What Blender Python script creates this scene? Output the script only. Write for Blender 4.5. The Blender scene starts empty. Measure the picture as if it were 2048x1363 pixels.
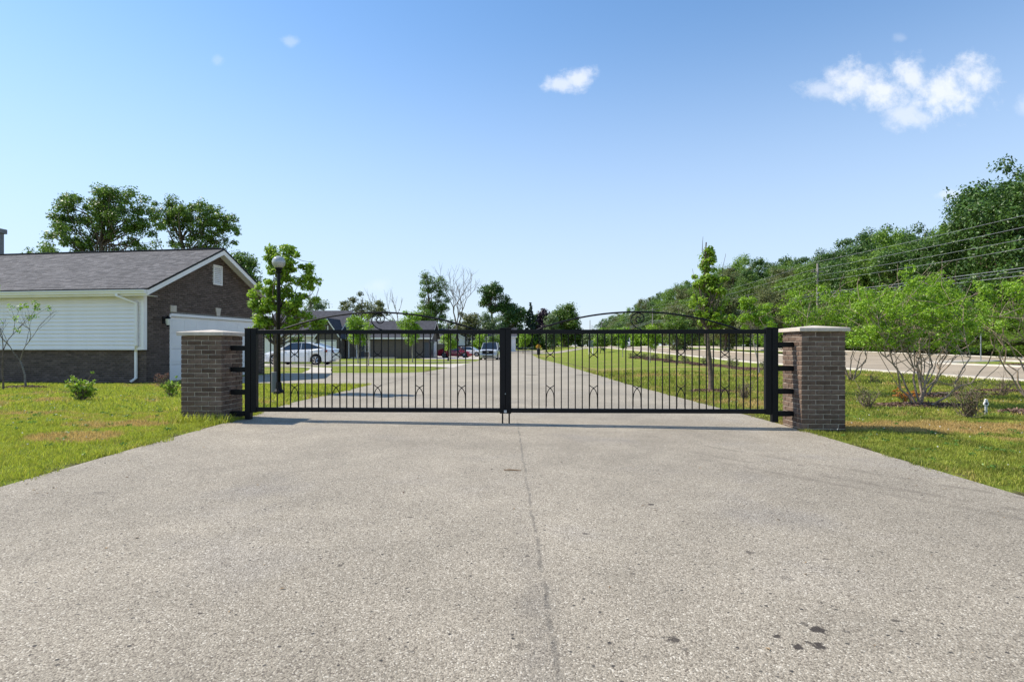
import bpy, math, random
import numpy as np
from mathutils import Vector, Matrix, Euler, noise

S = bpy.context.scene
COL = bpy.context.collection
R = math.radians

# ------------------------------------------------------------------ camera, sky, sun, exposure
CAM_H = 1.20
cd = bpy.data.cameras.new('camera'); cam = bpy.data.objects.new('camera', cd); COL.objects.link(cam)
cam.location = (0, 0, CAM_H); cam.rotation_euler = (R(90), 0, 0)
cd.sensor_width = 36; cd.lens = 36 * 1140 / 2048; cd.shift_y = 9.5 / 2048
cd.clip_start = 0.05; cd.clip_end = 4000
S.camera = cam

SUN_AZ, SUN_EL = math.atan2(-0.85, 0.20), math.atan2(1, 0.873)
W = bpy.data.worlds.new('World'); S.world = W; W.use_nodes = True
SUN_STRENGTH, SKY_STRENGTH = 4.0, 0.15
sl = bpy.data.lights.new('sun', 'SUN'); sl.energy = SUN_STRENGTH; sl.angle = R(0.53); sl.color = (1.0, 0.93, 0.82)
so = bpy.data.objects.new('sun', sl); COL.objects.link(so)
sd = Vector((math.sin(SUN_AZ) * math.cos(SUN_EL), math.cos(SUN_AZ) * math.cos(SUN_EL), math.sin(SUN_EL)))
so.rotation_euler = sd.to_track_quat('Z', 'Y').to_euler(); so.location = (-30, 10, 40)
vs = S.view_settings
vs.view_transform = 'Standard'; vs.look = 'None'; vs.gamma = 1; vs.exposure = 0.60; vs.use_curve_mapping = False
S.render.engine = 'CYCLES'
S.cycles.max_bounces = 6; S.cycles.diffuse_bounces = 3; S.cycles.glossy_bounces = 3; S.cycles.transmission_bounces = 4
S.cycles.sample_clamp_indirect = 6


class NT:
    """small node helper"""
    def __init__(s, tree): s.t = tree; s.n = tree.nodes; s.l = tree.links
    def new(s, k, **kw):
        n = s.n.new(k)
        for a, v in kw.items(): setattr(n, a, v)
        return n
    def put(s, sock, v):
        if isinstance(v, bpy.types.NodeSocket): s.l.new(v, sock)
        elif v is not None:
            if hasattr(sock, 'default_value'):
                d = sock.default_value
                if hasattr(d, '__len__') and not hasattr(v, '__len__'): sock.default_value = [v] * len(d)
                elif hasattr(d, '__len__') and len(d) == 4 and len(v) == 3: sock.default_value = (*v, 1)
                else: sock.default_value = v
    def math(s, op, a, b=None, c=None, clamp=False):
        n = s.new('ShaderNodeMath', operation=op); n.use_clamp = clamp
        s.put(n.inputs[0], a); s.put(n.inputs[1], b)
        if c is not None: s.put(n.inputs[2], c)
        return n.outputs[0]
    def mix(s, f, a, b, mode='MIX'):
        n = s.new('ShaderNodeMixRGB', blend_type=mode); s.put(n.inputs[0], f); s.put(n.inputs[1], a); s.put(n.inputs[2], b)
        return n.outputs[0]
    def noise(s, vec, scale, detail=3, rough=0.55, dist=0.0):
        n = s.new('ShaderNodeTexNoise'); s.put(n.inputs['Vector'], vec); n.inputs['Scale'].default_value = scale
        n.inputs['Detail'].default_value = detail; n.inputs['Roughness'].default_value = rough; n.inputs['Distortion'].default_value = dist
        return n.outputs['Fac']
    def ramp(s, f, stops, interp='LINEAR'):
        n = s.new('ShaderNodeValToRGB'); s.put(n.inputs[0], f); cr = n.color_ramp; cr.interpolation = interp
        while len(cr.elements) < len(stops): cr.elements.new(0.5)
        for e, (p, c) in zip(cr.elements, stops):
            e.position = p; e.color = (c, c, c, 1) if isinstance(c, (int, float)) else (*c, 1)
        return n.outputs[0]
    def maprange(s, v, a, b, c=0.0, d=1.0, smooth=True):
        n = s.new('ShaderNodeMapRange'); n.interpolation_type = 'SMOOTHSTEP' if smooth else 'LINEAR'
        s.put(n.inputs[0], v)
        for i, q in zip((1, 2, 3, 4), (a, b, c, d)): s.put(n.inputs[i], q)
        return n.outputs[0]


# sky with a few small fair-weather clouds
def build_world():
    g = NT(W.node_tree); bg = W.node_tree.nodes['Background']
    sky = g.new('ShaderNodeTexSky'); sky.sky_type = 'NISHITA'; sky.sun_disc = False
    sky.sun_elevation = SUN_EL; sky.sun_rotation = SUN_AZ
    sky.air_density = 1.0; sky.dust_density = 0.15; sky.ozone_density = 3.0; sky.altitude = 200
    tc = g.new('ShaderNodeTexCoord'); sep = g.new('ShaderNodeSeparateXYZ'); g.l.new(tc.outputs['Generated'], sep.inputs[0])
    x, y, z = sep.outputs
    ys = g.math('MAXIMUM', y, 0.02)
    u = g.math('DIVIDE', x, ys); v = g.math('DIVIDE', z, ys)
    cv = g.new('ShaderNodeCombineXYZ'); g.l.new(u, cv.inputs[0]); g.l.new(v, cv.inputs[1])
    n1 = g.noise(cv.outputs[0], 19, 9, 0.66, 0.15)
    tot = None
    # (u, v, half width, half height, strength)
    clouds = [(.085, .458, .030, .014, .8), (.118, .468, .026, .020, .9), (.545, .450, .035, .016, .6), (.600, .462, .046, .034, .95), (.655, .445, .060, .034, 1.0), (.700, .468, .040, .034, .95), (.755, .440, .070, .034, 1.0), (.812, .468, .038, .036, .95),
              (.690, .405, .045, .024, .7), (.772, .265, .026, .008, .5), (-.388, .533, .013, .009, .32), (-.515, .50, .010, .008, .2),
              (.716, .50, .013, .007, .25), (.68, .54, .010, .007, .2), (.90, .42, .02, .02, .35), (-.24, .105, .02, .012, .2)]
    for (cu, cw, a, b, st) in clouds:
        du = g.math('DIVIDE', g.math('SUBTRACT', u, cu), a * 1.5); dv = g.math('DIVIDE', g.math('SUBTRACT', v, cw), b * 1.5)
        d = g.math('SQRT', g.math('ADD', g.math('MULTIPLY', du, du), g.math('MULTIPLY', dv, dv)))
        q = g.math('SUBTRACT', g.math('ADD', 1.0, g.math('MULTIPLY', g.math('SUBTRACT', n1, 0.5), 2.4)), d)
        m = g.math('MULTIPLY', g.maprange(q, 0.05, .95), st, clamp=True)
        tot = m if tot is None else g.math('MAXIMUM', tot, m)
    front = g.maprange(y, 0.05, 0.15)
    tot = g.math('MULTIPLY', g.math('MULTIPLY', tot, front), 0.72)
    veil = g.math('MULTIPLY', g.maprange(z, 0.55, 0.0), 0.85)     # summer haze low in the sky
    hs = g.new('ShaderNodeHueSaturation'); hs.inputs['Saturation'].default_value = 1.08; hs.inputs['Value'].default_value = 0.98
    g.l.new(sky.outputs[0], hs.inputs['Color'])
    base = g.mix(1.0, hs.outputs[0], (.95, 1.0, .98), 'MULTIPLY')
    hz = g.mix(veil, base, (3.0, 3.5, 4.3))
    col = g.mix(tot, hz, (4.9, 4.95, 5.1))
    g.l.new(col, bg.inputs[0]); bg.inputs[1].default_value = SKY_STRENGTH
build_world()


# ------------------------------------------------------------------ object helpers
def tag(o, label=None, cat=None, group=None, kind=None):
    if label: o['label'] = label
    if cat: o['category'] = cat
    if group: o['group'] = group
    if kind: o['kind'] = kind
    return o

def thing(name, label, cat, loc=(0, 0, 0), rz=0.0, group=None):
    o = bpy.data.objects.new(name, None); COL.objects.link(o)
    o.empty_display_size = 0.2; o.location = loc; o.rotation_euler = (0, 0, rz)
    return tag(o, label, cat, group)

def link(name, mesh, parent=None, loc=(0, 0, 0), rot=(0, 0, 0), scale=None):
    o = bpy.data.objects.new(name, mesh); COL.objects.link(o); o.location = loc; o.rotation_euler = rot
    if scale: o.scale = scale
    if parent: o.parent = parent
    return o

class MB:
    def __init__(s): s.v = []; s.f = []; s.mi = []; s.m = 0
    def add(s, vs, fs):
        b = len(s.v); s.v += [tuple(v) for v in vs]
        for f in fs: s.f.append([b + i for i in f]); s.mi.append(s.m)
        return s
    def box(s, x0, x1, y0, y1, z0, z1, M=None):
        vs = [(x, y, z) for z in (z0, z1) for (x, y) in ((x0, y0), (x1, y0), (x1, y1), (x0, y1))]
        if M is not None: vs = [M @ Vector(v) for v in vs]
        return s.add(vs, [(3, 2, 1, 0), (4, 5, 6, 7), (0, 1, 5, 4), (1, 2, 6, 5), (2, 3, 7, 6), (3, 0, 4, 7)])
    def cbox(s, x0, x1, y0, y1, z0, z1, c=0.006, M=None):
        """box with chamfered edges"""
        vs = []; idx = {}
        for i, X in enumerate((x0, x1)):
            for j, Y in enumerate((y0, y1)):
                for k, Z in enumerate((z0, z1)):
                    sx, sy, sz = (c if i == 0 else -c), (c if j == 0 else -c), (c if k == 0 else -c)
                    for a in range(3):
                        p = [X + sx, Y + sy, Z + sz]; p[a] = (X, Y, Z)[a]
                        idx[(i, j, k, a)] = len(vs); vs.append(p)
        F = []
        for a in range(3):
            o = [q for q in range(3) if q != a]
            for e in (0, 1):
                loop = []
                for (p, q) in ((0, 0), (1, 0), (1, 1), (0, 1)):
                    key = [0, 0, 0]; key[a] = e; key[o[0]] = p; key[o[1]] = q
                    loop.append(idx[(*key, a)])
                if (e == 0) ^ (a == 1): loop.reverse()
                F.append(loop)
        for a in range(3):      # edges along axis a
            o = [q for q in range(3) if q != a]
            for p in (0, 1):
                for q in (0, 1):
                    k0 = [0, 0, 0]; k1 = [0, 0, 0]; k0[o[0]] = k1[o[0]] = p; k0[o[1]] = k1[o[1]] = q; k1[a] = 1
                    F.append([idx[(*k0, o[0])], idx[(*k1, o[0])], idx[(*k1, o[1])], idx[(*k0, o[1])]])
        for i in (0, 1):
            for j in (0, 1):
                for k in (0, 1): F.append([idx[(i, j, k, 0)], idx[(i, j, k, 1)], idx[(i, j, k, 2)]])
        if M is not None: vs = [M @ Vector(v) for v in vs]
        return s.add(vs, F)
    def tube(s, pts, r, n=6, cap=True):
        pts = [Vector(p) for p in pts]; rs = r if hasattr(r, '__len__') else [r] * len(pts)
        ring = []; up = Vector((0, 0, 1)); prev = None; b = len(s.v)
        for i, p in enumerate(pts):
            t = (pts[min(i + 1, len(pts) - 1)] - pts[max(i - 1, 0)])
            t = t.normalized() if t.length > 1e-9 else up
            if prev is None:
                a = t.cross(Vector((0, 1, 0)) if abs(t.y) < 0.9 else Vector((1, 0, 0))).normalized()
            else: a = (prev - t * prev.dot(t)).normalized()
            prev = a; c = t.cross(a)
            for k in range(n):
                q = 2 * math.pi * k / n
                s.v.append(tuple(p + (a * math.cos(q) + c * math.sin(q)) * rs[i]))
        for i in range(len(pts) - 1):
            for k in range(n):
                k2 = (k + 1) % n
                s.f.append([b + i * n + k, b + i * n + k2, b + (i + 1) * n + k2, b + (i + 1) * n + k]); s.mi.append(s.m)
        if cap:
            s.f.append([b + k for k in reversed(range(n))]); s.mi.append(s.m)
            e = b + (len(pts) - 1) * n
            s.f.append([e + k for k in range(n)]); s.mi.append(s.m)
        return s
    def lathe(s, prof, n=20, c=(0, 0, 0), axis='z'):
        b = len(s.v)
        for (r, z) in prof:
            for k in range(n):
                q = 2 * math.pi * k / n; x, y = r * math.cos(q), r * math.sin(q)
                s.v.append((c[0] + x, c[1] + y, c[2] + z) if axis == 'z' else (c[0] + x, c[1] + z, c[2] + y))
        for i in range(len(prof) - 1):
            for k in range(n):
                k2 = (k + 1) % n
                s.f.append([b + i * n + k, b + i * n + k2, b + (i + 1) * n + k2, b + (i + 1) * n + k]); s.mi.append(s.m)
        s.f.append([b + k for k in reversed(range(n))]); s.mi.append(s.m)
        e = b + (len(prof) - 1) * n; s.f.append([e + k for k in range(n)]); s.mi.append(s.m)
        return s
    def prism(s, poly, y0, y1):
        """polygon in xz extruded along y"""
        n = len(poly)
        vs = [(x, y0, z) for x, z in poly] + [(x, y1, z) for x, z in poly]
        return s.add(vs, [list(range(n)), list(reversed(range(n, 2 * n)))] + [[(i + 1) % n, i, n + i, n + (i + 1) % n] for i in range(n)])
    def mesh(s, name, mats, smooth=False):
        me = bpy.data.meshes.new(name); me.from_pydata(s.v, [], s.f)
        mats = mats if isinstance(mats, (list, tuple)) else [mats]
        for m in mats: me.materials.append(m)
        if len(mats) > 1: me.polygons.foreach_set('material_index', s.mi)
        if smooth: me.polygons.foreach_set('use_smooth', [True] * len(me.polygons))
        me.update(); return me
    def obj(s, name, mats, parent=None, smooth=False, loc=(0, 0, 0), rot=(0, 0, 0)):
        return link(name, s.mesh(name, mats, smooth), parent, loc, rot)

def fast_mesh(name, verts, faces_flat, per, mat, smooth=False):
    """numpy arrays -> mesh; every face has `per` corners"""
    me = bpy.data.meshes.new(name); nv = len(verts); nf = len(faces_flat) // per
    me.vertices.add(nv); me.vertices.foreach_set('co', np.asarray(verts, np.float32).ravel())
    me.loops.add(nf * per); me.loops.foreach_set('vertex_index', np.asarray(faces_flat, np.int32).ravel())
    me.polygons.add(nf); me.polygons.foreach_set('loop_start', np.arange(0, nf * per, per, dtype=np.int32))
    me.update(calc_edges=True); me.validate()
    if smooth: me.polygons.foreach_set('use_smooth', [True] * nf)
    for m in (mat if isinstance(mat, (list, tuple)) else [mat]): me.materials.append(m)
    return me

# ------------------------------------------------------------------ terrain height
def smooth01(t): t = np.clip(t, 0, 1); return t * t * (3 - 2 * t)
def H(x, y):
    x = np.asarray(x, float); y = np.asarray(y, float)
    a = np.interp(y, [0, 22, 40, 64, 80, 110, 160, 250, 600], [0, 0, -.08, -.37, -.45, -.30, .30, .60, .8])
    b = np.interp(y, [0, 40, 54, 75, 100, 160, 300, 600], [0, 0, .2, .5, .75, .85, .95, .95])
    c = .27 * smooth01((x - 19) / 11)
    m = smooth01((x - 7) / 9)
    cross = np.clip(-.0115 * (x - 4), 0, .105) * np.exp(-((y - 8.5) / 5.0) ** 2)
    return a * (1 - m) + (b + c * (y < 1e9)) * m + cross
def h(x, y): return float(H(x, y))

# ------------------------------------------------------------------ materials
MATS = {}
def mat(name, col, rough=0.6, metal=0.0, spec=0.5, var=0.0, nscale=0.0, namt=0.15, bump=0.0, bscale=60, island=False, coat=0.0, transl=0.0, col2=None):
    if name in MATS: return MATS[name]
    m = bpy.data.materials.new(name); m.use_nodes = True; g = NT(m.node_tree); b = m.node_tree.nodes['Principled BSDF']
    c = col
    tc = g.new('ShaderNodeTexCoord')
    if var or island or col2:
        oi = g.new('ShaderNodeObjectInfo'); r = oi.outputs['Random']
        if island:
            ge = g.new('ShaderNodeNewGeometry'); r = g.math('FRACT', g.math('ADD', r, ge.outputs['Random Per Island']))
        if col2: c = g.mix(r, col, col2)
        if var:
            r2 = g.math('FRACT', g.math('MULTIPLY', r, 7.31))
            k = g.math('ADD', 1 - var, g.math('MULTIPLY', r2, 2 * var))
            c = g.mix(1.0, c, g.new('ShaderNodeCombineXYZ').outputs[0] if False else k, 'MULTIPLY')
    if nscale:
        n = g.noise(tc.outputs['Object'], nscale, 4, 0.6)
        k = g.maprange(n, .3, .7, 1 - namt, 1 + namt)
        c = g.mix(1.0, c, k, 'MULTIPLY')
    g.put(b.inputs['Base Color'], c); b.inputs['Roughness'].default_value = rough; b.inputs['Metallic'].default_value = metal
    b.inputs['Specular IOR Level'].default_value = spec; b.inputs['Coat Weight'].default_value = coat
    if bump:
        bn = g.new('ShaderNodeBump'); bn.inputs['Strength'].default_value = bump; bn.inputs['Distance'].default_value = 0.01
        g.l.new(g.noise(tc.outputs['Object'], bscale, 4, 0.7), bn.inputs['Height']); g.l.new(bn.outputs[0], b.inputs['Normal'])
    if transl:
        t = g.new('ShaderNodeBsdfTranslucent'); g.put(t.inputs[0], c)
        ms = g.new('ShaderNodeMixShader'); ms.inputs[0].default_value = transl
        g.l.new(b.outputs[0], ms.inputs[1]); g.l.new(t.outputs[0], ms.inputs[2])
        g.l.new(ms.outputs[0], m.node_tree.nodes['Material Output'].inputs[0])
    MATS[name] = m; return m

def leaf_mat(name, c1, c2, transl=0.42):
    return mat(name, c1, rough=0.42, spec=0.45, col2=c2, var=0.36, island=True, transl=transl)

BLACK = mat('black_metal', (.006, .006, .007), .5, spec=.22, nscale=3, namt=.25)
WHITEP = mat('white_paint', (.89, .845, .82), .45, nscale=2.0, namt=.03)
VINYL = mat('white_vinyl', (.92, .865, .85), .42, nscale=1.5, namt=.03)
BRICK = mat('brick_clay', (.110, .072, .051), .85, spec=.25, col2=(.178, .124, .093), var=.14, island=True, nscale=16, namt=.22, bump=.5, bscale=120)
BRICK_H = mat('house_brick_clay', (.085, .060, .050), .85, spec=.25, col2=(.14, .100, .084), var=.20, island=True, nscale=16, namt=.2, bump=.4, bscale=120)
MORTAR = mat('mortar', (.44, .375, .30), .9, spec=.2, nscale=9, namt=.22, bump=.6, bscale=90)
MORTAR_H = mat('house_mortar', (.27, .245, .22), .9, spec=.2, nscale=9, namt=.2)
STONE = mat('cap_stone', (.57, .495, .41), .8, spec=.3, nscale=6, namt=.14, bump=.3, bscale=50)
SHINGLE = mat('asphalt_shingle', (.115, .108, .108), .9, spec=.25, col2=(.165, .155, .155), var=.10, island=True, nscale=40, namt=.3)
SHINGLE_F = mat('far_shingle', (.058, .058, .068), .9, spec=.25, nscale=3, namt=.25)
GLASS_D = mat('dark_glass', (.012, .016, .02), .06, spec=.9, coat=.6)
GLOBE = mat('milky_globe', (.40, .40, .38), .10, spec=.7, coat=.6)
RUBBER = mat('tyre_rubber', (.014, .014, .015), .8, spec=.3)
ALLOY = mat('alloy', (.62, .63, .66), .28, metal=.85)
CHROME = mat('chrome', (.6, .62, .65), .15, metal=1)
TRUNK = mat('bark', (.15, .115, .085), .9, spec=.2, nscale=14, namt=.35, bump=.6, bscale=40)
BARK_R = mat('pinkish_bark', (.31, .235, .175), .85, spec=.25, nscale=10, namt=.4)
BARK_P = mat('pale_bark', (.33, .29, .25), .85, spec=.25, nscale=9, namt=.3)
BARK_G = mat('grey_bark', (.19, .17, .15), .9, spec=.2, nscale=10, namt=.3)
TWIG = mat('dry_twig', (.20, .155, .11), .9, spec=.2, nscale=10, namt=.3)
CONC = mat('kerb_concrete', (.50, .45, .37), .85, spec=.25, nscale=3, namt=.12)

def ground_dry(g, pos):
    """0..1 dry-lawn factor from world position, shared by blades and the sheet"""
    sep = g.new('ShaderNodeSeparateXYZ'); g.l.new(pos, sep.inputs[0])
    n = g.noise(pos, 0.55, 3, 0.6, 0.4)
    n2 = g.noise(pos, 2.3, 3, 0.6)
    base = g.math('ADD', n, g.math('MULTIPLY', g.math('SUBTRACT', n2, .5), .75))
    def spot(cx, cy, rx, ry, s):
        a = g.math('DIVIDE', g.math('SUBTRACT', sep.outputs[0], cx), rx); b = g.math('DIVIDE', g.math('SUBTRACT', sep.outputs[1], cy), ry)
        d = g.math('SQRT', g.math('ADD', g.math('MULTIPLY', a, a), g.math('MULTIPLY', b, b)))
        return g.maprange(d, 0.2, 1.0, s, 0.0)
    for sp in ((-5.25, 6.85, .75, .5, .7), (-5.5, 7.9, 1.2, .55, .26), (-7.6, 9.2, 2.2, .5, .16), (6.8, 8.35, 4.8, .8, .32), (-15, 28.5, 9, 1.6, .26), (9, 22, 6, 2, .14), (5.2, 12, 2.5, .8, .2), (5, 30, 3, 3, .16), (5, 88, 5, 7, .2), (-8, 68, 6, 3, .25), (10.5, 33, 5, 1.5, .2)):
        base = g.math('ADD', base, spot(*sp))
    return g.maprange(base, .52, .76)

def grass_material():
    m = bpy.data.materials.new('grass_blades'); m.use_nodes = True; g = NT(m.node_tree); b = m.node_tree.nodes['Principled BSDF']
    ge = g.new('ShaderNodeNewGeometry'); d = ground_dry(g, ge.outputs['Position'])
    r = ge.outputs['Random Per Island']
    gr = g.mix(g.noise(ge.outputs['Position'], 1.1, 2), (.17, .25, .03), (.38, .39, .055))
    sp = g.new('ShaderNodeSeparateXYZ'); g.l.new(ge.outputs['Position'], sp.inputs[0])
    left = g.maprange(sp.outputs[0], -3, -4.5)
    gr = g.mix(1.0, gr, g.maprange(g.noise(ge.outputs['Position'], 1.9, 4, .65), .3, .7, .62, 1.35), 'MULTIPLY')
    gr = g.mix(g.math('MULTIPLY', left, .65), gr, (.50, .56, .05))
    dr = g.mix(r, (.66, .42, .20), (.52, .36, .12))
    jit = g.math('ADD', d, g.math('MULTIPLY', g.math('SUBTRACT', r, .5), .7), clamp=True)
    c = g.mix(g.math('MULTIPLY', jit, .9), gr, dr)
    c = g.mix(1.0, c, g.math('ADD', .65, g.math('MULTIPLY', g.math('FRACT', g.math('MULTIPLY', r, 13.7)), .7)), 'MULTIPLY')
    g.l.new(c, b.inputs['Base Color']); b.inputs['Roughness'].default_value = .55; b.inputs['Specular IOR Level'].default_value = .3
    t = g.new('ShaderNodeBsdfTranslucent'); g.l.new(c, t.inputs[0]); ms = g.new('ShaderNodeMixShader'); ms.inputs[0].default_value = .4
    g.l.new(b.outputs[0], ms.inputs[1]); g.l.new(t.outputs[0], ms.inputs[2]); g.l.new(ms.outputs[0], m.node_tree.nodes['Material Output'].inputs[0])
    return m

def lawn_material():
    m = bpy.data.materials.new('lawn_ground'); m.use_nodes = True; g = NT(m.node_tree); b = m.node_tree.nodes['Principled BSDF']
    ge = g.new('ShaderNodeNewGeometry'); p = ge.outputs['Position']; d = ground_dry(g, p)
    sp = g.new('ShaderNodeSeparateXYZ'); g.l.new(p, sp.inputs[0])
    far = g.maprange(sp.outputs[1], 12, 30)
    n = g.noise(p, 9, 5, .7); n2 = g.noise(p, .9, 3, .6)
    gr = g.mix(n2, (.13, .19, .022), (.27, .31, .035))
    gr = g.mix(g.math('MULTIPLY', far, .45), gr, (.21, .27, .03))
    c = g.mix(g.math('MULTIPLY', d, .85), gr, (.42, .31, .115))
    # soil shows between blades close up
    c = g.mix(g.math('MULTIPLY', g.maprange(n, .52, .38), .55), c, (.055, .05, .022))
    edge = g.math('MULTIPLY', g.maprange(g.math('ABSOLUTE', g.math('SUBTRACT', g.math('ABSOLUTE', sp.outputs[0]), 4.1)), .30, .05), g.maprange(g.noise(p, 2.6, 3, .6), .42, .58))
    c = g.mix(g.math('MULTIPLY', edge, .85), c, (.10, .075, .045))
    fine = g.noise(p, 34, 4, .75)
    c = g.mix(1.0, c, g.maprange(fine, .3, .7, .62, 1.35), 'MULTIPLY')
    g.l.new(c, b.inputs['Base Color']); b.inputs['Roughness'].default_value = .95; b.inputs['Specular IOR Level'].default_value = .15
    bn = g.new('ShaderNodeBump'); bn.inputs['Strength'].default_value = .9; bn.inputs['Distance'].default_value = .04
    g.l.new(fine, bn.inputs['Height']); g.l.new(bn.outputs[0], b.inputs['Normal'])
    return m

def asphalt_material(name='aged_asphalt', seam=True, tint=(1, 1, 1)):
    m = bpy.data.materials.new(name); m.use_nodes = True; g = NT(m.node_tree); b = m.node_tree.nodes['Principled BSDF']
    ge = g.new('ShaderNodeNewGeometry'); p = ge.outputs['Position']
    sp = g.new('ShaderNodeSeparateXYZ'); g.l.new(p, sp.inputs[0]); X, Y = sp.outputs[0], sp.outputs[1]
    vo = g.new('ShaderNodeTexVoronoi'); vo.inputs['Scale'].default_value = 150; vo.inputs['Randomness'].default_value = 1; g.l.new(p, vo.inputs['Vector'])
    vr = g.new('ShaderNodeSeparateColor'); g.l.new(vo.outputs['Color'], vr.inputs[0])
    stone = g.ramp(vr.outputs[0], [(0, (.15, .12, .095)), (.25, (.28, .24, .19)), (.6, (.335, .288, .232)), (.9, (.43, .37, .30)), (1, (.62, .56, .48))])
    gap = g.maprange(vo.outputs['Distance'], .55, .95)
    c = g.mix(g.math('MULTIPLY', gap, .6), stone, (.10, .085, .072))
    vo2 = g.new('ShaderNodeTexVoronoi'); vo2.inputs['Scale'].default_value = 31; g.l.new(p, vo2.inputs['Vector'])
    v2 = g.new('ShaderNodeSeparateColor'); g.l.new(vo2.outputs['Color'], v2.inputs[0])
    c = g.mix(g.math('MULTIPLY', g.maprange(v2.outputs[1], .80, 1.0), g.maprange(vo2.outputs['Distance'], .30, .18)), c, (.05, .045, .042))
    # far away the stones average out
    avg = (.325, .28, .222)
    c = g.mix(g.maprange(Y, 7, 20, 0, .8), c, avg)
    big = g.noise(p, .35, 4, .6, .3); mid = g.noise(p, 2.2, 4, .6)
    c = g.mix(1.0, c, g.maprange(big, .3, .7, .88, 1.12), 'MULTIPLY')
    c = g.mix(1.0, c, g.maprange(mid, .3, .7, .93, 1.07), 'MULTIPLY')
    c = g.mix(g.math('MULTIPLY', g.maprange(g.noise(p, .8, 3, .5), .52, .72), .45), c, g.mix(1.0, c, (.90, .93, 1.04), 'MULTIPLY'))
    if seam:
        wob = g.math('MULTIPLY', g.math('SUBTRACT', g.noise(p, 1.6, 4, .7), .5), .13)
        lx = g.math('ADD', g.math('ADD', X, g.math('MULTIPLY', wob, .7)), g.math('SUBTRACT', g.math('MULTIPLY', Y, .0135), .195))
        ax = g.math('ABSOLUTE', lx)
        near = g.maprange(Y, 9.5, 7.5)
        line = g.math('MULTIPLY', g.maprange(ax, .018, .003), g.maprange(g.noise(p, 7, 3, .6), .34, .55))
        c = g.mix(g.math('MULTIPLY', g.math('MULTIPLY', line, .5), near), c, (.09, .08, .07))
        band = g.math('MULTIPLY', g.maprange(g.math('ABSOLUTE', g.math('ADD', lx, .06)), .17, .0), g.maprange(g.noise(p, 3, 3, .6), .35, .7))
        c = g.mix(g.math('MULTIPLY', g.math('MULTIPLY', band, g.maprange(Y, 6, 2)), .30), c, (.11, .10, .10))
        # tyre tracks sweeping off to the right
        for off in (0.0, .42, -.75):
            tx = g.math('SUBTRACT', g.math('ADD', Y, g.math('MULTIPLY', X, 1.28)), 8.78 - off)
            t = g.math('MULTIPLY', g.maprange(g.math('ABSOLUTE', g.math('ADD', tx, g.math('MULTIPLY', wob, .5))), .13, .01), g.maprange(X, 1.2, 2.6))
            c = g.mix(g.math('MULTIPLY', g.math('MULTIPLY', t, g.maprange(g.noise(p, 3.5, 4, .7), .36, .60)), .45), c, (.15, .125, .10))
        # oil drips
        for (ox, oy, rr, st) in ((1.266, 2.363, 0.033, 0.90), (1.240, 2.413, 0.017, 0.60), (1.076, 2.311, 0.016, 0.85), (1.118, 2.232, 0.023, 0.90), (1.208, 2.235, 0.027, 0.90), (1.376, 2.355, 0.017, 0.60), (1.178, 2.265, 0.012, 0.80), (1.644, 2.447, 0.017, 0.70), (1.354, 3.242, 0.026, 0.60), (1.732, 3.145, 0.019, 0.50), (1.395, 2.886, 0.030, 0.30), (0.643, 2.284, 0.026, 0.80), (0.671, 2.210, 0.014, 0.50), (0.611, 2.299, 0.010, 0.60), (0.460, 3.544, 0.022, 0.70), (1.023, 4.196, 0.022, 0.80), (0.031, 2.228, 0.023, 0.45), (-0.509, 2.753, 0.010, 0.90), (-0.915, 3.033, 0.021, 0.60), (-0.692, 3.864, 0.017, 0.60), (0.089, 3.174, 0.014, 0.70), (-0.489, 2.284, 0.008, 0.80), (0.235, 4.783, 0.013, 0.60), (-0.756, 7.238, 0.025, 0.50), (2.833, 5.607, 0.039, 0.40), (-1.364, 2.492, 0.011, 0.80), (-3.200, 4.427, 0.054, 0.25), (1.772, 2.538, 0.011, 0.60)):
            nn = g.math('MULTIPLY', g.math('SUBTRACT', g.noise(p, 40, 3, .6), .5), rr * 2.6)
            rr = rr * 1.12; dx = g.math('SUBTRACT', X, ox); dy = g.math('MULTIPLY', g.math('SUBTRACT', Y, oy), 1.0)
            dd = g.math('ADD', g.math('SQRT', g.math('ADD', g.math('MULTIPLY', dx, dx), g.math('MULTIPLY', dy, dy))), nn)
            c = g.mix(g.math('MULTIPLY', g.maprange(dd, rr, rr * .6), min(1, st * 1.05)), c, (.045, .035, .03))
    c = g.mix(1.0, c, (.98, .985, .935), 'MULTIPLY')
    if tint != (1, 1, 1): c = g.mix(1.0, c, tint, 'MULTIPLY')
    g.l.new(c, b.inputs['Base Color']); b.inputs['Roughness'].default_value = .82; b.inputs['Specular IOR Level'].default_value = .3
    hgt = g.math('SUBTRACT', 1.0, vo.outputs['Distance'])
    bn = g.new('ShaderNodeBump'); bn.inputs['Distance'].default_value = .006
    g.l.new(g.maprange(Y, 6, 16, .45, .06), bn.inputs['Strength']); g.l.new(hgt, bn.inputs['Height']); g.l.new(bn.outputs[0], b.inputs['Normal'])
    return m

GRASS = grass_material(); LAWN = lawn_material(); ASPHALT = asphalt_material()
ASPH2 = asphalt_material('street_asphalt', seam=False, tint=(1.12, 1.05, .98))
PATH = mat('path_concrete', (.50, .45, .38), .85, spec=.25, nscale=2, namt=.10)

# ------------------------------------------------------------------ ground, roads, paths
def grid_sheet(name, xs, ys, m, dz=0.0, smooth=True):
    X, Y = np.meshgrid(xs, ys); Z = H(X, Y) + dz
    V = np.stack([X, Y, Z], -1).reshape(-1, 3); nx, ny = len(xs), len(ys)
    i = (np.arange(ny - 1)[:, None] * nx + np.arange(nx - 1)[None, :]).ravel()
    F = np.stack([i, i + 1, i + nx + 1, i + nx], -1).ravel()
    return tag(link(name, fast_mesh(name, V, F, 4, m, smooth)), kind='structure')

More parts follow.
